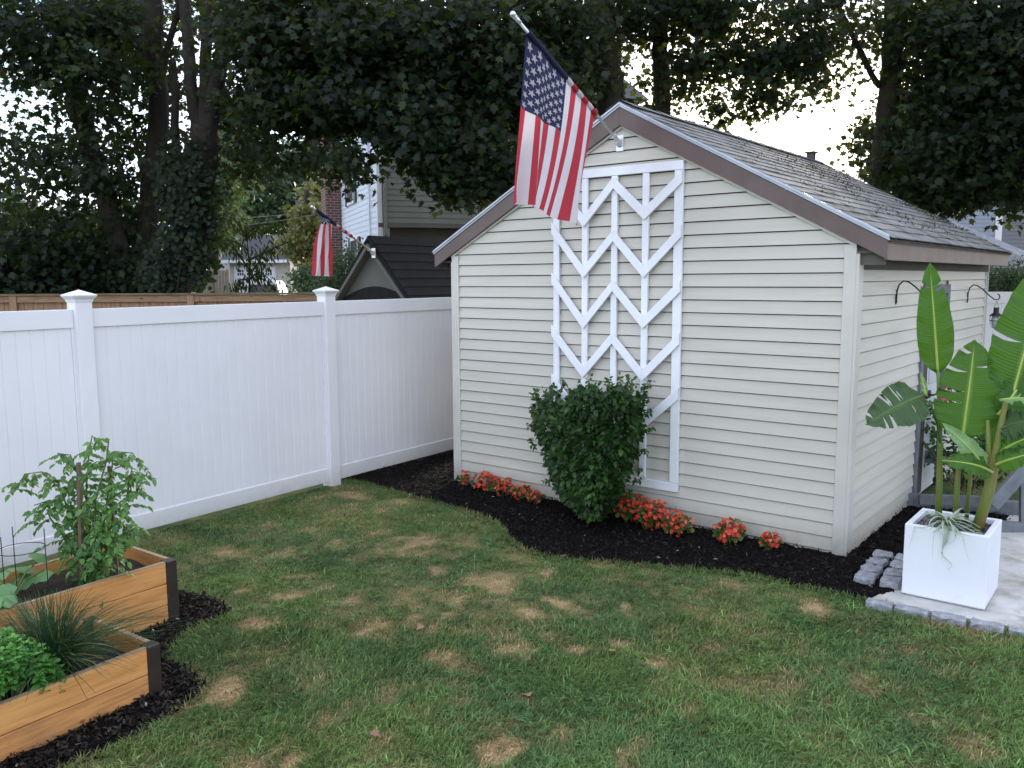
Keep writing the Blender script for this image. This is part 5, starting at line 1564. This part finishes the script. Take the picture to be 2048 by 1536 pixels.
# garage, car and houses beyond the fence
def gablehouse(name, label, cat, loc, rz, wx, dy, zw, zr, mw, mr, ridge='x', ov=.3):
    t = thing(name, label, cat, loc, rz)
    if ridge == 'x':
        MB().box(0, wx, 0, dy, 0, zw).obj('wall', mw, t)
        MB().prism([(wx - .01, 0, zw), (wx - .01, dy, zw), (wx - .01, dy / 2, zr - .1)], (-wx + .02, 0, 0)).obj('gable_wall', mw, t)
        for (ya, yb) in ((-ov, dy / 2), (dy + ov, dy / 2)):
            sl = (zr - zw) / (dy / 2); ze = zw - sl * ov
            q = [(-ov, ya, ze), (-ov, yb, zr), (-ov, yb, zr + .12), (-ov, ya, ze + .12)]
            MB().prism(q if ya > yb else q[::-1], (wx + 2 * ov, 0, 0)).obj('roof', mr, t)
    else:
        MB().prism([(0, 0, 0), (wx, 0, 0), (wx, 0, zw), (wx / 2, 0, zr - .1), (0, 0, zw)], (0, dy, 0)).obj('wall', mw, t)
        for (xa, xb) in ((-ov, wx / 2), (wx + ov, wx / 2)):
            sl = (zr - zw) / (wx / 2); ze = zw - sl * ov
            q = [(xa, -ov, ze), (xb, -ov, zr), (xb, -ov, zr + .12), (xa, -ov, ze + .12)]
            MB().prism(q if xa < xb else q[::-1], (0, dy + 2 * ov, 0)).obj('roof', mr, t)
    return t
gA = at(449, 527, 52); gB = at(590, 527, 52)
gw = gB.x - gA.x
g_ = gablehouse('garage', 'low beige garage with white panel door and dark roof beyond the fences', 'garage', (gA.x + .3, 52, 0), 0, gw - .6, 6, gA.z + .25, at(500, 473, 55).z, M_beige, M_droof, 'x', .45)
dA = at(470, 535, 51.8).x - gA.x - .3; dB = at(545, 535, 51.8).x - gA.x - .3; dz = at(500, 537, 51.8).z
dr_ = MB().box(dA - .12, dB + .12, -.04, -.001, 0, dz + .12).box(dA, dB, -.06, -.041, 0, dz).obj('garage_door', M_wtrim, g_)
for k in range(4):
    a = dA + (dB - dA) * (k + .12) / 4; b_ = dA + (dB - dA) * (k + .86) / 4
    bm = MB()
    for q in range(3):
        bm.box(a + (b_ - a) * q / 3 + .02, a + (b_ - a) * (q + 1) / 3 - .02, -.065, -.061, dz - .42, dz - .26).box(a + (b_ - a) * q / 3 + .02, a + (b_ - a) * (q + 1) / 3 - .02, -.065, -.061, dz - .22, dz - .08)
    bm.obj('door_window', M_win, dr_)
MB().box(-.5, gw + .3, -.5, -.38, gA.z + .02, gA.z + .2).obj('gutter', M_wtrim, g_)
MB().tube([(-.15, -.2, 0), (-.15, -.2, gA.z)], .06, 6).obj('downspout', M_wtrim, g_)

hA = at(568, 485, 66)
gablehouse('house', 'white gabled house with dark roof standing behind the garage', 'house', (hA.x, 66, 0), -.9, 5.2, 9, 5.0, at(580, 408, 66).z, M_wtrim, M_droof, 'y', .2)
hB = at(412, 480, 60)
h3 = gablehouse('house', 'beige house with a pale gable left of the garage', 'house', (hB.x, 60, 0), .15, 2.2, 5, at(430, 478, 60).z, at(440, 450, 60).z, M_beige, M_greyroof, 'x', .3)
hC = at(60, 470, 30)
h4 = gablehouse('house', 'light blue house glimpsed through the maple leaves at the far left', 'house', (hC.x - 1.2, 30, 0), .05, 3.4, 5, 3.3, 4.2, M_hsid, M_droof, 'x', .3)
w_ = MB().box(at(74, 520, 29.9).x - hC.x + 1.2, at(108, 520, 29.9).x - hC.x + 1.2, -.08, -.005, at(90, 541, 29.9).z, at(90, 508, 29.9).z + .3).obj('window', M_wtrim, h4)
MB().box(at(78, 520, 29.9).x - hC.x + 1.2, at(103, 520, 29.9).x - hC.x + 1.2, -.085, -.081, at(90, 538, 29.9).z, at(90, 508, 29.9).z + .2).obj('pane', M_glass, w_)
MB().box(at(110, 520, 29.9).x - hC.x + 1.2, at(122, 520, 29.9).x - hC.x + 1.2, -.06, -.005, at(90, 541, 29.9).z, at(90, 508, 29.9).z + .3).obj('shutter', M_sidgrey, h4)

# gate and board fence in the distance
ga = at(362, 540, 34)
gt = thing('vinyl_gate', 'white vinyl fence panel with open top slats beside the big trunk', 'fence', (ga.x, 34, 0), .2)
gz = at(375, 541, 34).z
bm = MB().box(0, .62, 0, .04, 0, gz - .35).box(0, .62, -.01, .05, gz - .06, gz)
bm.obj('panel', M_wtrim, gt)
bm = MB()
for k in range(6): bm.box(.02 + k * .1, .06 + k * .1, .005, .035, gz - .35, gz - .06)
bm.obj('slat', M_wtrim, gt)
MB().box(.62, .72, -.03, .07, 0, gz + .04).obj('post', M_wtrim, gt)
fa_ = at(392, 540, 38); fb_ = at(455, 540, 38); fz = at(420, 541, 38).z
ff = thing('board_fence', 'brown board fence of two panels between the gate and the garage', 'fence', (fa_.x, 38, 0), 0)
bm = MB(); n_ = 10
for k in range(n_):
    a = (fb_.x - fa_.x) * k / n_; bm.box(a, a + (fb_.x - fa_.x) / n_ - .012, 0, .03, 0, fz)
M_df = mat('distant_brown_board', (.13, .11, .09), (.17, .145, .12), scale=4, rough=.9)
bm.obj('board_panel', M_df, ff)
for q in (-.05, (fb_.x - fa_.x) / 2, fb_.x - fa_.x):
    MB().box(q - .05, q + .06, -.05, .02, 0, fz + .06).obj('post', M_df, ff)

# parked white suv
cs = at(524, 580, 45)
car = thing('parked_car', 'white sport utility car parked in front of the garage door', 'car', (cs.x, 45, 0), .12)
car.scale = (1.08, 1.08, 1.1)
M_car = mat('white_car_paint', (.62, .64, .68), rough=.25, spec=.6)
M_tail = mat('red_lamp', (.5, .03, .02), rough=.3)
M_rub = mat('tyre_rubber', (.02, .02, .02), rough=.9)
secs = [(0, .88, .45, .95), (.15, .92, .40, 1.02)]
body = [(-.92, .35), (-.94, .95), (-.90, 1.12), (-.74, 1.72), (-.60, 1.86), (.60, 1.86), (.74, 1.72), (.90, 1.12), (.94, .95), (.92, .35)]
bm = MB(); ys = [(0, .96, 0), (.12, 1, 0), (2.6, 1, 0), (3.2, .97, -.45), (4.3, .93, -.6), (4.5, .88, -.7)]
vs = []
for y_, s_, dz_ in ys:
    for x_, z_ in body:
        vs.append((x_ * s_, y_, z_ if z_ < 1.15 else max(1.05, z_ + dz_ * (z_ - 1.1) / .7)))
nb_ = len(body); fs = [tuple(range(nb_)), tuple(range((len(ys) - 1) * nb_ + nb_ - 1, (len(ys) - 1) * nb_ - 1, -1))]
for k in range(len(ys) - 1):
    fs += [(k * nb_ + (q + 1) % nb_, k * nb_ + q, (k + 1) * nb_ + q, (k + 1) * nb_ + (q + 1) % nb_) for q in range(nb_)]
bm.add(vs, fs).obj('body', M_car, car, bevel=.05, seg=3)
MB().prism([(-.72, -.012, 1.15), (.72, -.012, 1.15), (.62, -.012, 1.66), (-.62, -.012, 1.66)], (0, .03, 0)).obj('rear_window', M_win, car)
for s in (-1, 1):
    MB().box(s * .86 - .08, s * .86 + .08, -.02, .08, .85, 1.15).obj('tail_light', M_tail, car)
    for yy in (.8, 3.6):
        MB().tube([(s * .75, yy, .34), (s * .94, yy, .34)], .34, 18).obj('wheel', M_rub, car)
    MB().box(s * .95 - .06, s * .95 + .1, 2.5, 2.62, 1.05, 1.2).obj('mirror', M_car, car)

# right side: slate blue house and low grey roof
hr = at(1996, 450, 24)
sb_ = thing('house', 'slate blue clapboard house with white corner trim at the right edge', 'house', (hr.x, 24, 0), -.12)
bm = MB(); lapwall(bm, -1.85, -.08, 0, 5.6, 0, .11); bm.box(-1.85, -.08, .002, .1, 0, 5.6); bm.obj('wall', M_sidgrey, sb_)
rw = MB(); lapwall(rw, .08, 6, 0, 5.6, 0, .11); rw.box(.08, 6, .002, .1, 0, 5.6); q_ = rw.obj('wall', M_sidgrey2, sb_); q_.rotation_euler = (0, 0, .5)
MB().box(-.08, .10, -.04, .1, 0, 6.5).obj('corner_trim', M_wtrim, sb_)
x0_ = at(1902, 420, 24).x - hr.x; x1_ = at(1937, 420, 24).x - hr.x
wz = at(1920, 430, 24).z
w_ = MB().box(x0_, x1_, -.06, -.016, wz, wz + 1.5).obj('window', M_wtrim, sb_)
MB().box(x0_ + .09, x1_ - .09, -.065, -.061, wz + .1, wz + 1.4).obj('pane', M_win, sb_)
MB().prism([(-2.1, -.3, 5.6), (-2.1, 6, 5.6), (-2.1, 2.9, 7.0)], (8, 0, 0)).obj('roof', M_droof, sb_)
g1 = at(1860, 425, 16); g2 = at(2060, 512, 15.4); g3 = at(2075, 530, 13.2); g4 = at(1930, 530, 13.2)
rf = thing('low_outbuilding', 'neighbouring outbuilding with a pale grey shingle roof behind the shed', 'outbuilding', (g4.x, 13.2, 0), 0)
def rel(p): return tuple(Vector(p) - Vector(rf.location))
ga_, gb_ = Vector(at(1800, 400, 16)), Vector(at(2110, 535, 16))
bm = MB().add([rel(at(1840, 530, 13.2)), rel(at(2130, 540, 13.2)), rel(at(2130, 535, 16)), rel(at(1800, 398, 16))], [(0, 1, 2, 3)])
bm.v += [(a, b_, c_ - .08) for a, b_, c_ in bm.v[:4]]; bm.f += [(7, 6, 5, 4), (0, 4, 5, 1), (3, 2, 6, 7), (1, 5, 6, 2), (0, 3, 7, 4)]; bm.mi += [0] * 5
bm.obj('roof', M_greyroof, rf)
za_ = at(1990, 534, 13.3).z - .1
MB().box(-.9, 2.2, .15, 2.6, 0, za_).obj('wall', M_df, rf)

# power line
for (x0_, y0_, Y0_, x1_, y1_, Y1_, lb) in ((300, 452, 30, 690, 417, 28, 'upper overhead wire crossing in front of the distant trees'), (360, 425, 34, 640, 418, 32, 'lower overhead wire running toward the chimney')):
    a = at(x0_, y0_, Y0_); b_ = at(x1_, y1_, Y1_)
    pts_ = [a.lerp(b_, t) - Vector((0, 0, .25 * math.sin(PI * t))) for t in np.linspace(0, 1, 12)]
    tag(MB().tube(pts_, .014, 5).obj('power_line', M_df), lb, 'wire')

# ------------------------------------------------------------------ trees
def limb(bm, pts_, r0, r1, seg=10):
    n_ = len(pts_); P_ = []
    # smooth path with slight wobble
    path = smooth3(pts_, 5)
    m_ = len(path)
    rad = [r0 + (r1 - r0) * (k / (m_ - 1)) ** .8 for k in range(m_)]
    path = [p + Vector((random.gauss(0, r0 * .06), random.gauss(0, r0 * .06), 0)) for p in path]
    bm.tube(path, rad, seg)
def smooth3(p, k):
    p = [Vector(q) for q in p]; o_ = []
    for i_ in range(len(p) - 1):
        a, b_, c_, d_ = p[max(i_ - 1, 0)], p[i_], p[i_ + 1], p[min(i_ + 2, len(p) - 1)]
        for j_ in range(k):
            t = j_ / k
            o_.append(.5 * ((2 * b_) + (c_ - a) * t + (2 * a - 5 * b_ + 4 * c_ - d_) * t * t + (3 * b_ - a - 3 * c_ + d_) * t ** 3))
    o_.append(p[-1])
    return o_
def blobcloud(blobs, per=26, spread=.26, flat=.55):
    """blobs: (x,y,rx,ry,Y,dY,n) in photo pixels at distance Y -> leaf positions in clusters"""
    out_ = []; vals = []
    for x_, y_, rx, ry, Y_, dY, n_ in blobs:
        c_ = at(x_, y_, Y_); sx = abs(at(x_ + rx, y_, Y_).x - c_.x); sz = abs(at(x_, y_ - ry, Y_).z - c_.z)
        m_ = max(1, int(n_ / per))
        nodes = inball(m_) * np.array([sx, dY, sz]) + np.array(tuple(c_))
        P_ = np.repeat(nodes, per, axis=0) + rng.normal(size=(m_ * per, 3)) * np.array([spread, spread, spread * flat])
        out_.append(P_); vals.append(np.repeat(rng.beta(1.3, 2.2, m_), per) + rng.normal(size=m_ * per) * .12)
    return np.concatenate(out_), np.concatenate(vals)
def tree(name, label, Yt, trunks, blobs, dens=1.0, leaf=.108, m=None, shape=MAPLE, cat='tree', ztop=None, per=30, spread=.20, group=None, bark=None, droop=-.7):
    x_, y_ = trunks[0][0][0]
    b0 = at(x_, y_, Yt)
    base = Vector((b0.x, Yt, 0))
    t = thing(name, label, cat, base, 0, group)
    bm = MB()
    for pts_, w0, w1 in trunks:
        pp = [Vector(at(q[0], q[1], Yt + (q[2] if len(q) > 2 else 0))) - base for q in pts_]
        if pts_ is trunks[0][0]: pp = [Vector((pp[0].x, 0, -.05))] + pp
        k_ = Yt / F
        limb(bm, pp, w0 * k_ / 2, w1 * k_ / 2)
    bm.obj('trunk', bark or M_bark, t, smooth=True)
    P_, v_ = blobcloud([b_[:6] + (b_[6] * dens,) for b_ in blobs], per, spread)
    n_ = len(P_)
    ax_ = np.stack([rng.normal(size=n_) * .8, rng.normal(size=n_) * .8 - .25, np.full(n_, droop)], 1)
    foliage('crown', P_ - np.array(tuple(base)), shape, leaf * rng.uniform(.5, 1.25, n_), m or M_leaf, t, axis=ax_ * 1.3, nup=np.array([0, -.55, 1.0]), jit=.5, fold=.18, curl=.15, val=v_)
    return t
TG = 'tall dark maples behind the yard'
D = 1.0
# blobs (x, y, rx, ry, Y, dY, n)
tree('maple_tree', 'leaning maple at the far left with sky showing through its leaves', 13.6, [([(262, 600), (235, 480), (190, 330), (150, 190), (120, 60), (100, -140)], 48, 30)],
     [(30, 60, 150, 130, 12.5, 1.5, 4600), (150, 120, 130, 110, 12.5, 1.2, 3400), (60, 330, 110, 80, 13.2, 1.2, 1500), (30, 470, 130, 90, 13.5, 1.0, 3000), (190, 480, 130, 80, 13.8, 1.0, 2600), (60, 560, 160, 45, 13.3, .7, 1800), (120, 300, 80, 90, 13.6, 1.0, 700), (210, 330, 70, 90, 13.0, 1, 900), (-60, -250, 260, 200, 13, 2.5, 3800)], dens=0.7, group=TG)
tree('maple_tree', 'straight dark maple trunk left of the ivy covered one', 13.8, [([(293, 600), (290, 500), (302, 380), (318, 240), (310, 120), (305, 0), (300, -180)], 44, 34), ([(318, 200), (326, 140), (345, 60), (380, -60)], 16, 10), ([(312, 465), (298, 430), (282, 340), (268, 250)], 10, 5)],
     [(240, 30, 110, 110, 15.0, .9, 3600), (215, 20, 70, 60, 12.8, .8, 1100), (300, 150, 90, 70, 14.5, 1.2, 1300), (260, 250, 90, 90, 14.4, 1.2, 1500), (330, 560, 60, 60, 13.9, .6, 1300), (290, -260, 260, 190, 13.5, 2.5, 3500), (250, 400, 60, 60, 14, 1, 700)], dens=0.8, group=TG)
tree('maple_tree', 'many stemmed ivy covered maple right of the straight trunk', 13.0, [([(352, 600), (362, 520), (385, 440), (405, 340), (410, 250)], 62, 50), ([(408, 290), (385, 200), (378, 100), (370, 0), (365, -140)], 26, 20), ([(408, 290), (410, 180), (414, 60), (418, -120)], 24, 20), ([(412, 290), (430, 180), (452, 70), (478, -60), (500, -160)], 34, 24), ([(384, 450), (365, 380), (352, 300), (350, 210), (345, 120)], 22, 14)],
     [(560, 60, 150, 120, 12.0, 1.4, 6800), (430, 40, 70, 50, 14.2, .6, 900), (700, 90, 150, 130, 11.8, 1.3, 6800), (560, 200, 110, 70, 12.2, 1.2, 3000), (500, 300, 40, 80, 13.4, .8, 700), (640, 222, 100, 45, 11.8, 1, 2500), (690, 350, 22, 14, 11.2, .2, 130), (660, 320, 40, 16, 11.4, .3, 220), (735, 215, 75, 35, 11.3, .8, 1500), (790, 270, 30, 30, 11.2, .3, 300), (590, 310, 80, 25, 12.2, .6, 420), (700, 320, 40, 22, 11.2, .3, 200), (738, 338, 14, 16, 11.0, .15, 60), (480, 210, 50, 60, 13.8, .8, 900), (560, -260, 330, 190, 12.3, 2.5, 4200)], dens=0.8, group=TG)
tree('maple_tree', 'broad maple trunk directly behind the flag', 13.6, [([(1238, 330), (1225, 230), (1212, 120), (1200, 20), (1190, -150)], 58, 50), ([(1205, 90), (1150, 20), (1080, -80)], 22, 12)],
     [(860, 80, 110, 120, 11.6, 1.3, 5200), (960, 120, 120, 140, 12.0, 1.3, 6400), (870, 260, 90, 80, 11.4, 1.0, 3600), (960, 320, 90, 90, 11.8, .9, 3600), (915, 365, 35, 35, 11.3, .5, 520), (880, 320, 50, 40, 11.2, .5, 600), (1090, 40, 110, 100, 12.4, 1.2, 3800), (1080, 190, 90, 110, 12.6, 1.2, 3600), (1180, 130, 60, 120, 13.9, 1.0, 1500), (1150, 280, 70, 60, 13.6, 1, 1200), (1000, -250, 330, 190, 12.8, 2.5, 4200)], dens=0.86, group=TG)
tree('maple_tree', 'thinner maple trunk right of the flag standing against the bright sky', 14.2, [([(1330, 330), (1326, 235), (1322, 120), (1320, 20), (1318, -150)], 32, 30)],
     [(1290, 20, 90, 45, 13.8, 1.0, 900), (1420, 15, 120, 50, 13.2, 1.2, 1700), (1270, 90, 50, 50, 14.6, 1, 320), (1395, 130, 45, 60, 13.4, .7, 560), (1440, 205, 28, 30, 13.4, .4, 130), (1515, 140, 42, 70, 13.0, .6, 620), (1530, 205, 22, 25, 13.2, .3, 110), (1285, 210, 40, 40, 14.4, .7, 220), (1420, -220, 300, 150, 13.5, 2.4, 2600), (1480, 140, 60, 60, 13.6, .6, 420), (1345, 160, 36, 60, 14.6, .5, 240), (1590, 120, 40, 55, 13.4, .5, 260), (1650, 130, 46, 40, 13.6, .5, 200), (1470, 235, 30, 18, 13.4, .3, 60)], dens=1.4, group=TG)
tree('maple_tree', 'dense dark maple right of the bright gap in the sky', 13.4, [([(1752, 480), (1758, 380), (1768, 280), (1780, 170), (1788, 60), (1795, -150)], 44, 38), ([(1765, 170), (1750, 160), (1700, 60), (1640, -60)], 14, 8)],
     [(1600, 30, 100, 55, 12.8, 1.0, 1300), (1600, 125, 30, 50, 12.8, .5, 330), (1590, 190, 26, 24, 12.8, .3, 90), (1690, 70, 70, 50, 14.2, .7, 700), (1670, 170, 30, 22, 13.2, .4, 70),  (1920, 80, 120, 120, 12.4, 1.3, 6000), (1790, 30, 60, 40, 12.8, .6, 500), (2000, 150, 120, 150, 12.0, 1.3, 6000), (1900, 235, 90, 90, 12.5, 1.1, 3900), (1790, 250, 60, 60, 14.6, .6, 700), (1960, 320, 130, 80, 12.0, 1.0, 4200), (1840, 340, 55, 60, 12.8, .8, 1700), (1780, 350, 60, 60, 14.4, .6, 900), (1850, 395, 70, 35, 12.6, .7, 800), (2030, 390, 50, 35, 11.8, .6, 520), (1890, -230, 320, 190, 12.8, 2.5, 4200), (1738, 290, 25, 50, 14.0, .5, 420), (1910, 385, 50, 28, 12.2, .5, 480), (2330, 60, 260, 330, 10.5, 2.4, 6500), (2500, 300, 260, 260, 8.5, 2.0, 5000)], dens=0.95, group=TG)  # final crown blobs lie out of view, added to shade the shed's side
# ivy climbing the multi stemmed trunk
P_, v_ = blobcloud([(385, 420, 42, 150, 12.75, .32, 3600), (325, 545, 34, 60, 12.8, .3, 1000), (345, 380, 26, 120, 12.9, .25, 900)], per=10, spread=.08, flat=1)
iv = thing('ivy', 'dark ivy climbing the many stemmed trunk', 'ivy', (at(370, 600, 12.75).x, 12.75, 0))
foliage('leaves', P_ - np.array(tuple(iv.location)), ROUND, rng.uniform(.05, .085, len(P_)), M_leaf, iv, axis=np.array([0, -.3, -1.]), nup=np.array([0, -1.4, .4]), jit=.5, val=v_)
bm = MB(); bm.tube([Vector(at(352, 590, 12.7)) - iv.location, Vector(at(372, 450, 12.7)) - iv.location, Vector(at(395, 300, 12.7)) - iv.location], [.02, .015, .01], 6); bm.obj('stem', M_bark, iv)

# dark understorey shrubs behind the wooden fence, left
for k, (x_, lb) in enumerate(((10, 'leftmost dark bush rising just over the wooden fence'), (115, 'dark bush over the fence left of the first capped post'), (215, 'dark bush over the fence right of the first capped post'), (292, 'leafy vine bush at the foot of the big trunks'))):
    P_, v_ = blobcloud([(x_, 545, 75, 45, 13.2 + .2 * k, .5, 1250), (x_, 620, 80, 60, 13.2 + .2 * k, .5, 700)], per=20, spread=.16)
    u_ = thing('bush', lb, 'bush', (at(x_, 600, 13.2).x, 13.2 + .2 * k, 0), 0, 'bushes behind the wooden fence')
    foliage('leaves', P_ - np.array(tuple(u_.location)), MAPLE, rng.uniform(.08, .13, len(P_)), M_leaf, u_, axis=np.array([0, -.2, -.6]), nup=np.array([0, -.6, 1.]), jit=.7, val=v_)
    bm = MB()
    for _ in range(4): bm.tube([(random.gauss(0, .1), 0, 0), (random.gauss(0, .2), random.gauss(0, .1), 1.2), (random.gauss(0, .5), random.gauss(0, .2), 2.3)], [.03, .02, .008], 6)
    bm.obj('stem', M_bark, u_)

# cherry like sapling with hanging leaves in front of the garage
sx = thing('young_tree', 'young tree with long drooping leaves in front of the garage', 'tree', (at(500, 600, 16).x, 16, 0))
SLc = Vector(sx.location)
brs = [[(500, 600), (498, 520), (490, 450)], [(498, 540), (470, 500), (430, 470)], [(498, 520), (540, 500), (590, 478)], [(498, 560), (520, 545), (550, 570)], [(498, 560), (480, 560), (470, 572)], [(496, 500), (460, 480), (410, 490)], [(492, 470), (520, 450), (560, 450)], [(499, 550), (520, 520), (540, 480)], [(495, 480), (470, 440), (440, 430)]]
bm = MB(); LP = []
for br_ in brs:
    Yk = 16 + random.uniform(-.3, .3)
    pts_ = smooth3([Vector(at(a, b_, Yk)) - SLc for a, b_ in br_], 4); bm.tube(pts_, list(np.linspace(.02, .006, len(pts_))), 5)
    for p_ in pts_[2:]:
        for _ in range(11): LP.append(tuple(p_ + Vector((random.gauss(0, .07), random.gauss(0, .13), random.gauss(-.03, .07)))))
bm.tube([(0, 0, 0), Vector(at(498, 540, 16)) - SLc], [.035, .02], 8)
bm.obj('trunk', M_bark, sx)
foliage('crown', np.array(LP), NARROW, rng.uniform(.09, .14, len(LP)), M_leaf, sx, axis=np.array([.15, -.1, -1.5]), nup=np.array([0, -1, .5]), jit=.5, curl=.2, val=rng.normal(.45, .2, len(LP)))

# distant trees
def dtree(x_, label, Yk, blobs, m=None, leaf=.22, per=30, spread=.5, tw=22):
    return tree('distant_tree', label, Yk, [([(x_, 600), (x_, 480), (x_ + 4, 380)], tw, tw * .5)], blobs, leaf=leaf, m=m or M_leaf2, shape=MAPLE, per=per, spread=spread, group='distant trees beyond the fences')
dtree(600, 'tall mid green distant tree above the garage', 70, [(610, 340, 75, 60, 70, 3, 3200), (560, 420, 70, 55, 68, 3, 2600), (640, 400, 50, 60, 70, 3, 1900)], leaf=.42, spread=.9)
dtree(500, 'rounded distant tree left of the garage roof', 64, [(500, 330, 60, 70, 64, 3, 2400), (480, 410, 60, 60, 64, 3, 2400), (455, 440, 50, 50, 62, 3, 1500)], leaf=.4, spread=.9)
dtree(430, 'greyish green distant tree just right of the ivy trunk', 40, [(440, 330, 35, 100, 40, 1.5, 2000), (420, 440, 40, 50, 40, 1.5, 1500), (455, 240, 40, 50, 41, 1.5, 900)], leaf=.26, spread=.5)
dtree(200, 'distant tree low between the left trunks', 45, [(180, 470, 160, 60, 45, 3, 3600), (40, 450, 120, 60, 45, 3, 2400), (260, 540, 140, 50, 44, 2, 2400)], leaf=.3, spread=.7)
dtree(610, 'yellowish green tree close beside the brick chimney', 30, [(622, 440, 30, 45, 30, 1, 1100), (610, 490, 34, 36, 30, 1, 1100), (640, 395, 26, 40, 31, 1, 700)], m=M_leafy, leaf=.17, spread=.3)
dtree(960, 'dark tree mass behind the roof of the two storey house', 34, [(900, 220, 110, 80, 34, 3, 1600), (1040, 320, 110, 90, 33, 3, 2000), (1160, 280, 60, 60, 34, 3, 700)], m=M_leaf, leaf=.26, spread=.6)
dtree(2030, 'distant tree over the slate blue house', 38, [(2040, 300, 110, 90, 38, 3, 2600), (1900, 330, 80, 50, 38, 3, 1200)], m=M_leaf2, leaf=.3, spread=.6)
def bush(name, label, x_, Yk, blobs, m, leaf, shape=OVAL, spread=.15, per=16):
    t = thing(name, label, 'bush', (at(x_, 580, Yk).x, Yk, 0))
    P_, v_ = blobcloud(blobs, per=per, spread=spread)
    foliage('leaves', P_ - np.array(tuple(t.location)), shape, leaf * rng.uniform(.7, 1.2, len(P_)), m, t, axis=np.array([0, -.3, -.2]), nup=np.array([0, -.6, 1.]), jit=.8, val=v_ + .1)
    bm = MB()
    for _ in range(3): bm.tube([(random.gauss(0, .1), 0, 0), (random.gauss(0, .2), 0, 1.0), (random.gauss(0, .25), 0, 1.9)], [.03, .02, .008], 6)
    bm.obj('stem', M_bark, t)
bush('shrub', 'rounded dark green shrub right of the parked car', 605, 24, [(615, 562, 26, 34, 24, .8, 1500), (645, 575, 22, 36, 23.5, .7, 900)], M_leaf2, .10)
bush('shrub', 'bright green shrub left of the resin shed against the chimney foot', 690, 14.5, [(690, 545, 26, 45, 14.5, .35, 1700), (662, 575, 26, 30, 14.3, .3, 900), (712, 510, 10, 22, 14.6, .2, 200)], M_leaf2, .055)
bush('hedge', 'green hedge over the far white fence at the right', 2020, 12.4, [(2020, 562, 70, 30, 12.4, .35, 2600), (2010, 620, 80, 60, 12.4, .35, 700)], M_leaf2, .05)
